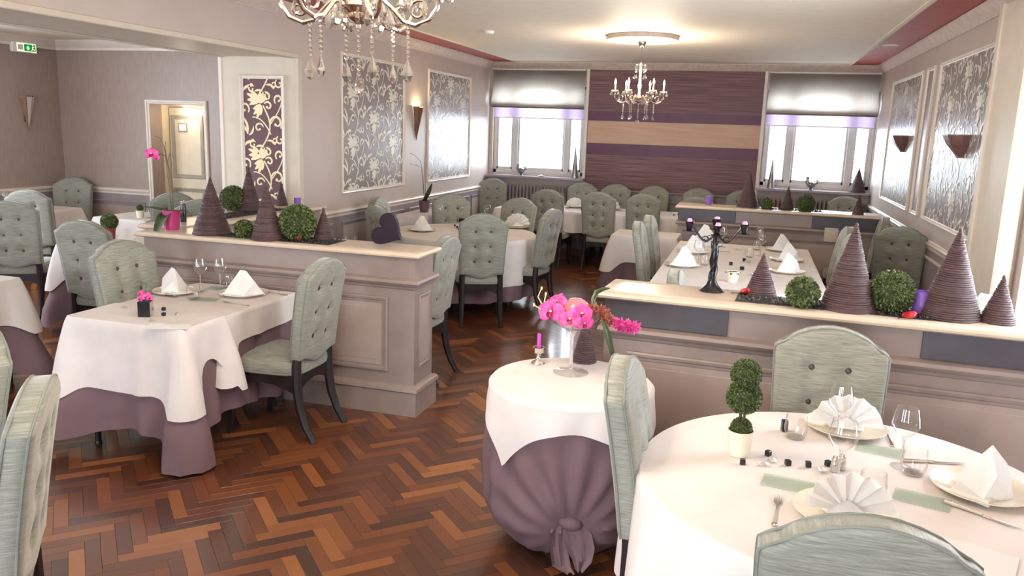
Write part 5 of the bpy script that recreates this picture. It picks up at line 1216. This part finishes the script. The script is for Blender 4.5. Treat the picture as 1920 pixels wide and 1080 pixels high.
# ------------------------------------------------------------------ candelabra
cb = thing('candelabra', 'black scrolled candelabra with pink candle stubs on the right partition', 'candelabra', spot(1334, 546, ZCAP), R(-10))
MB().lathe([(.062, 0), (.062, .004), (.05, .014), (.03, .035), (.018, .065), (.013, .1)], 28).obj('base', 'iron', cb)
st = MB().lathe([(.011, .09), (.017, .13), (.02, .17), (.017, .21), (.013, .25), (.014, .29), (.01, .32)], 18).obj('stem', 'iron', cb)
for k in range(3): MB().tube([((.021-.004*abs(i/12-.5))*math.cos(i*.42+k*2.1), (.021-.004*abs(i/12-.5))*math.sin(i*.42+k*2.1), .02+.24*i/14) for i in range(15)], .0028, 6).obj('twisted_wire', 'iron', st)
def cup(par, c):
    o = MB().lathe([(.011, 0), (.013, .006), (.016, .03), (.022, .05), (.024, .052), (.019, .05), (.012, .012), (.001, .01)], 16, c).obj('cup', 'iron', par); MB().lathe([(.028, .004), (.03, .007), (.012, .004)], 16, c).obj('drip_pan', 'iron', o); MB().lathe([(.0125, .015), (.013, .055), (.009, .062), (.001, .063)], 12, c).obj('candle_stub', 'pinkwax', o)
for k in range(4):
    a = k*math.pi/2+.25; c_, s_ = math.cos(a), math.sin(a); P = []
    for i in range(13):
        t = i/12; r_ = .012+.118*t; P.append((r_*c_, r_*s_, .285-.035*math.sin(t*4.4)+.02*t))
    ar = MB().tube(P+[(.135*c_, .135*s_, .3)], [.0055]*14, 7).obj('arm', 'iron', cb)
    MB().tube([((.05+(.022-.0013*i)*math.cos(i*.55))*c_, (.05+(.022-.0013*i)*math.cos(i*.55))*s_, .262+(.022-.0013*i)*math.sin(i*.55)) for i in range(14)], .0032, 6).obj('scroll', 'iron', ar)
    o = MB().lathe([(.011, 0), (.013, .006), (.016, .03), (.022, .05), (.024, .052), (.019, .05), (.012, .012), (.001, .01)], 16, (.135*c_, .135*s_, .3)).obj('cup', 'iron', ar); MB().lathe([(.0125, .015), (.013, .058), (.009, .066), (.001, .067)], 12, (.135*c_, .135*s_, .3)).obj('candle_stub', 'pinkwax', ar)
    MB().lathe([(.03, .002), (.033, .006), (.012, .003)], 16, (.135*c_, .135*s_, .3)).obj('drip_pan', 'iron', ar)
cup(cb, (0, 0, .32))
for k in range(6): mb = MB(); leaf_blade(mb, (.01*math.cos(k), .01*math.sin(k), .2+.02*k), (math.cos(k*1.1), math.sin(k*1.1), 0), .07, .008, .4, .5); mb.obj('metal_leaf', 'iron', cb, 60)
# ------------------------------------------------------------------ roosters and dish on the sills
def rooster(x, label):
    t = thing('rooster_figure', label, 'figurine', (x, YB-.1, 1.125), 0, 'silver rooster figures'); mb = MB()
    mb.ball((0, 0, .075), (.06, .045, .05), 16, 12).tube([(-.035, 0, .09), (-.055, 0, .12), (-.055, 0, .15), (-.05, 0, .165)], [.038, .03, .022, .02], 12).ball((-.053, 0, .172), (.024, .02, .022), 12, 8)
    mb.obj('body', 'pewter', t, 60)
    MB().lathe([(.035, 0), (.035, .006), (.015, .03), (.02, .05)], 14).obj('stand', 'pewter', t)
    tl = MB()
    for k in range(4): tl.tube([(.04, .006*(k-1.5), .085), (.075+.006*k, .01*(k-1.5), .11), (.08+.004*k, .012*(k-1.5), .14-.012*k), (.065-.003*k, .012*(k-1.5), .155-.02*k)], [.014, .016, .013, .006], 8)
    tl.obj('tail', 'pewter', t, 60)
    MB().prism([(-.068, .187), (-.062, .2), (-.056, .192), (-.05, .204), (-.044, .193), (-.038, .197), (-.038, .185)], -.004, .004, Matrix.Rotation(R(90), 4, 'X')).obj('comb', 'pewter', t, 0)
    MB().tube([(-.075, 0, .172), (-.09, 0, .168)], [.007, .001], 6).obj('beak', 'pewter', t)
rooster(ony(977, 325, YB-.1).x, 'silver rooster figure on the left window sill'); rooster(ony(1520, 352, YB-.1).x, 'silver rooster figure on the right window sill')
dsh = thing('dish', 'small white dish on the left window sill', 'dish', (ony(1015, 329, YB-.12).x, YB-.12, 1.125)); MB().lathe([(.03, 0), (.06, .012), (.062, .014), (.03, .006), (.001, .005)], 24).obj('bowl', 'plastic', dsh); MB().ball((0, 0, .016), (.02, .02, .014), 10, 6).obj('knob', 'plastic', dsh)

# ------------------------------------------------------------------ chandeliers
def point(loc, e, c, r, name, parent=None):
    l = bpy.data.lights.new(name, 'POINT'); l.energy = e; l.color = c; l.shadow_soft_size = r; o = bpy.data.objects.new(name, l); COL.objects.link(o); o.location = loc
    if parent: o.parent = parent
    return o
bead = MB().ball((0, 0, 0), (.0055, .0055, .0065), 6, 4)
def chain_mb(L, s=1.0):
    mb = MB(); n = int(L/.0155)
    for i in range(n): mb.ball((0, 0, -.0155*(i+.5)), (.0075*s, .0075*s, .0074*s), 8, 4)
    mb.tube([(0, 0, 0), (0, 0, -L)], .0008, 4); return mb
CH = {l: chain_mb(l).mesh('bead_chain', 0) for l in (.09, .115, .17)}
def drop_mb(h, w_): return MB().lathe([(.001, 0), (w_*.22, -h*.15), (w_*.9, -h*.6), (w_, -h*.72), (w_*.6, -h*.9), (.001, -h)], 6)
def flatdrop(h, w_):
    mb = drop_mb(h, w_); mb.v = [(x, y*.5, z) for x, y, z in mb.v]; return mb.mesh('pendant', 0)
DR = flatdrop(.075, .0235); DR2 = flatdrop(.056, .0175); BALLP = MB().ball((0, 0, -.022), .022, 10, 8).mesh('crystal_ball', 0)
def chandelier(loc, label, energy):
    t = thing('chandelier', label, 'chandelier', loc, R(12), 'crystal chandeliers')
    MB().lathe([(.045, -.03), (.045, -.045), (.03, -.085), (.012, -.1)], 24).obj('canopy', 'chrome', t)
    MB().tube([(0, 0, .025), (0, 0, -.27)], .004, 8).obj('rod', 'chrome', t)
    MB().lathe([(.008, -.25), (.02, -.27), (.012, -.29), (.02, -.33), (.014, -.37), (.012, -.45), (.024, -.5), (.014, -.54), (.018, -.6), (.03, -.62)], 16).obj('column', 'crystal', t)
    cr = MB().tube([(.058*math.cos(2*math.pi*i/24), .058*math.sin(2*math.pi*i/24), -.275) for i in range(24)], .004, 6, closed=True).obj('crown', 'chrome', t)
    for k in range(8):
        a = k*math.pi/4; c = link('bead_chain', CH[.09], 'cut', cr, (.058*math.cos(a), .058*math.sin(a), -.278))
        link('pendant', DR2, 'cut', cr, (.058*math.cos(a), .058*math.sin(a), -.37), a)
    MB().lathe([(.014, -.61), (.06, -.615), (.068, -.625), (.062, -.63), (.05, -.64), (.03, -.655), (.042, -.66), (.03, -.672), (.008, -.68), (.006, -.69)], 28).obj('bowl', 'chrome', t)
    cc = link('bead_chain', CH[.17], 'cut', t, (0, 0, -.69)); link('crystal_ball', BALLP, 'cut', cc, (0, 0, -.165))
    for k in range(8):
        a = k*math.pi/4+.2; link('pendant', DR2, 'cut', t, (.062*math.cos(a), .062*math.sin(a), -.628), a)
    for k in range(6):
        a = k*math.pi/3; c, s = math.cos(a), math.sin(a); prof = [(.05, -.615), (.08, -.6), (.11, -.625), (.15, -.668), (.19, -.678), (.235, -.66), (.262, -.62), (.262, -.58), (.262, -.562)]
        P = []
        for i in range(len(prof)-1):
            for q in range(3): t_ = q/3; P.append((prof[i][0]*(1-t_)+prof[i+1][0]*t_, prof[i][1]*(1-t_)+prof[i+1][1]*t_))
        P.append(prof[-1]); ar = MB().tube([(r*c, r*s, z) for r, z in P], .0075, 8).obj('arm', 'chrome', t)
        MB().tube([((.2+(.034-.0018*i)*math.cos(i*.5+1.2))*c, (.2+(.034-.0018*i)*math.cos(i*.5+1.2))*s, -.632+(.034-.0018*i)*math.sin(i*.5+1.2)) for i in range(14)], .005, 6).obj('scroll', 'chrome', ar)
        e = (.262*c, .262*s, 0)
        MB().lathe([(.006, -.566), (.034, -.556), (.042, -.546), (.04, -.546), (.03, -.553), (.006, -.56)], 20, e, cap0=False, cap1=False).obj('drip_dish', 'crystal', ar)
        MB().lathe([(.0085, -.558), (.0085, -.49), (.006, -.488)], 12, e).obj('candle_sleeve', 'sleeve', ar)
        MB().lathe([(.005, -.488), (.011, -.47), (.009, -.45), (.001, -.425)], 12, e).obj('bulb', 'bulb', ar)
        for j in range(6):
            b = a+j*math.pi/3+.4; link('pendant', DR2, 'cut', ar, (e[0]+.04*math.cos(b), e[1]+.04*math.sin(b), -.548), b)
        ci_ = link('bead_chain', CH[.115], 'cut', t, (.165*c, .165*s, -.675)); link('pendant', DR, 'cut', ci_, (0, 0, -.11), a+.6)
        link('pendant', DR, 'cut', ar, (.1*c, .1*s, -.62), a); link('pendant', DR2, 'cut', ar, (.215*c, .215*s, -.6), a+1); link('pendant', DR2, 'cut', ar, (.08*c, .08*s, -.6), a+.5)
        point((e[0], e[1], -.41), energy, (1, .86, .68), .03, 'bulb_light', ar)
    return t
chandelier((-1.27, 9.0, 2.85), 'crystal chandelier with lit bulbs below the ceiling rose', 9)
chandelier((-1.29, 2.5, 2.85), 'large-looking crystal chandelier cut by the top picture edge', 17)
# ceiling rose, detector, spot
cr_ = thing('ceiling_rose', 'round plaster ceiling rose above the far chandelier', 'ceiling rose', (-1.27, 9.0, ZI))
MB().lathe([(.385, 0), (.388, -.03), (.375, -.045), (.35, -.04), (.335, -.026), (.2, -.03), (.1, -.045), (.06, -.055), (.001, -.055)], 56).obj('disc', 'cornice', cr_)
rl = MB().grid(lambda i, j: (.16+.17*j/7, .05*(i/4-.5)*2*math.sin(math.pi*(.1+.8*j/7)), -.028-.03*math.cos((i/4-.5)*math.pi)*math.sin(math.pi*(.08+.84*j/7))), 5, 8).mesh('leaf_relief')
for k in range(16): link('leaf_relief', rl, 'cornice', cr_, (0, 0, 0), k*math.pi/8)
MB().tube([(.377*math.cos(2*math.pi*i/72), .377*math.sin(2*math.pi*i/72), -.044-.004*(i % 2)) for i in range(72)], .007, 6, closed=True).obj('rope_border', 'ceil', cr_)
sd = thing('smoke_detector', 'round white smoke detector on the ceiling', 'smoke detector', (-2.86, 8.55, ZI)); MB().lathe([(.055, 0), (.055, -.012), (.045, -.03), (.02, -.036), (.001, -.036)], 28).obj('housing', 'plastic', sd); MB().lathe([(.06, 0), (.06, -.006), (.05, -.006)], 28).obj('mount', 'plastic', sd)
sp_ = thing('recessed_spot', 'round recessed spot in the plum ceiling band', 'spotlight', (1.32, 9.95, ZC)); MB().lathe([(.085, 0), (.085, -.004), (.06, -.007), (.055, 0)], 32, cap0=False, cap1=False).obj('ring', 'plastic', sp_); MB().lathe([(.056, -.002), (.001, -.003)], 28).obj('lens', 'plastic', sp_)
# ------------------------------------------------------------------ sconces
def wedge_sconce(loc, rz, label, lit, m1, m2):
    """local +x points away from the wall, origin at the lower tip"""
    t = thing('wall_sconce', label, 'sconce', loc, rz, 'wedge sconces'); top = [(.0, -.1), (.07, -.06), (.095, 0), (.07, .06), (.0, .1)]; z = .43
    for i in range(4):
        a, b = top[i], top[i+1]; V = [(a[0], a[1], z), (b[0], b[1], z), (.004, 0, 0), (a[0]*.93, a[1]*.93, z), (b[0]*.93, b[1]*.93, z), (.003, 0, .01)]
        sh = .015*(1 if i in (1, 2) else 0); V = [(x, y, zz-(sh if zz > .1 else 0)) for x, y, zz in V]
        MB().add(V, [(0, 1, 2), (4, 3, 5), (0, 3, 4, 1), (1, 4, 5, 2), (3, 0, 2, 5)]).obj('facet', m1 if i in (0, 3) else m2, t, 0)
    for a in (top[1], top[3]): MB().tube([(a[0], a[1], z-.02), (.004, 0, .005)], [.005, .002], 6).obj('rib', m1, t)
    MB().box((-.001, -.05, .12), (.006, .05, .4), .002).obj('back_plate', m1, t)
    if lit:
        MB().ball((.04, 0, .37), .016, 12, 8).obj('bulb', 'bulb', t); point((.04, 0, .4), lit, (1, .72, .36), .03, 'sconce_light', t)
wedge_sconce((XL+.002, 9.585, 1.66), 0, 'lit bronze wedge sconce between the two left damask panels', 7, 'bronze', 'bronze')
wedge_sconce((XS+.002, 7.8, 1.62), 0, 'unlit wedge sconce on the side room wall', 0, 'bronze', 'wall')
def bowl_sconce(y, label):
    t = thing('wall_sconce', label, 'sconce', (XR-.002, y, 1.74), R(180), 'stepped half-bowl sconces'); lv = [(.3, 0), (.34, .02), (.36, .024), (.6, .07), (.72, .095), (.76, .1), (.9, .14), (1.0, .175), (1.0, .185)]; sh = [(0, -.21), (.06, -.2), (.15, -.1), (.15, .1), (.06, .2), (0, .21)]
    mb = MB(); n = len(sh); mb.grid(lambda i, j: (sh[i][0]*lv[j][0], sh[i][1]*lv[j][0], lv[j][1]), n, len(lv)); mb.f.append(tuple(range(n-1, -1, -1))); mb.obj('shade', 'sconce', t, 0)
    MB().add([(s[0], s[1], .185) for s in sh]+[(s[0]*.9, s[1]*.92, .185) for s in sh]+[(s[0]*.86, s[1]*.9, .15) for s in sh], [(i, i+1, n+i+1, n+i) for i in range(n-1)]+[(n+i, n+i+1, 2*n+i+1, 2*n+i) for i in range(n-1)]+[tuple(range(2*n, 3*n))]).obj('rim', 'sconce', t, 0)
bowl_sconce(10.1, 'farther stepped half-bowl sconce on the right wall'); bowl_sconce(7.35, 'nearer stepped half-bowl sconce on the right wall')
# ------------------------------------------------------------------ emergency exit sign
ex = thing('exit_sign', 'green emergency exit sign with arrow and running figure, high on the side wall', 'exit sign', (XS+.001, 7.8, 2.545))
MB().box((0, -.17, 0), (.05, .17, .12), .008).obj('housing', 'plastic', ex)
fc = MB().box((.05, -.11, .012), (.054, .155, .108), .001).obj('face', 'signwhite', ex)
MB().box((.054, -.015, .02), (.0555, .145, .1)).obj('green_field', 'signgreen', fc, 0)
Yp = lambda y, z: (.0565, y, z)
MB().add([Yp(*p) for p in ((.012, .052), (.03, .052), (.03, .034), (.05, .034), (.05, .052), (.064, .052), (.04, .084))], [(0, 1, 2, 3, 4, 5, 6)]).obj('arrow', 'signwhite', fc, 0)
MB().add([Yp(*p) for p in ((.092, .06), (.1, .078), (.114, .074), (.126, .082), (.128, .078), (.115, .068), (.108, .068), (.11, .052), (.126, .046), (.13, .03), (.124, .029), (.119, .041), (.102, .045), (.094, .03), (.08, .028), (.08, .033), (.09, .036), (.097, .05))], [tuple(range(18))]).obj('running_figure', 'signwhite', fc, 0)
MB().add([Yp(.106+.007*math.cos(i*.7), .09+.007*math.sin(i*.7)) for i in range(9)], [tuple(range(9))]).obj('figure_head', 'signwhite', fc, 0)
MB().box((.0545, -.1, .03), (.0555, -.03, .09)).obj('lamp_window', 'plastic', fc, 0)
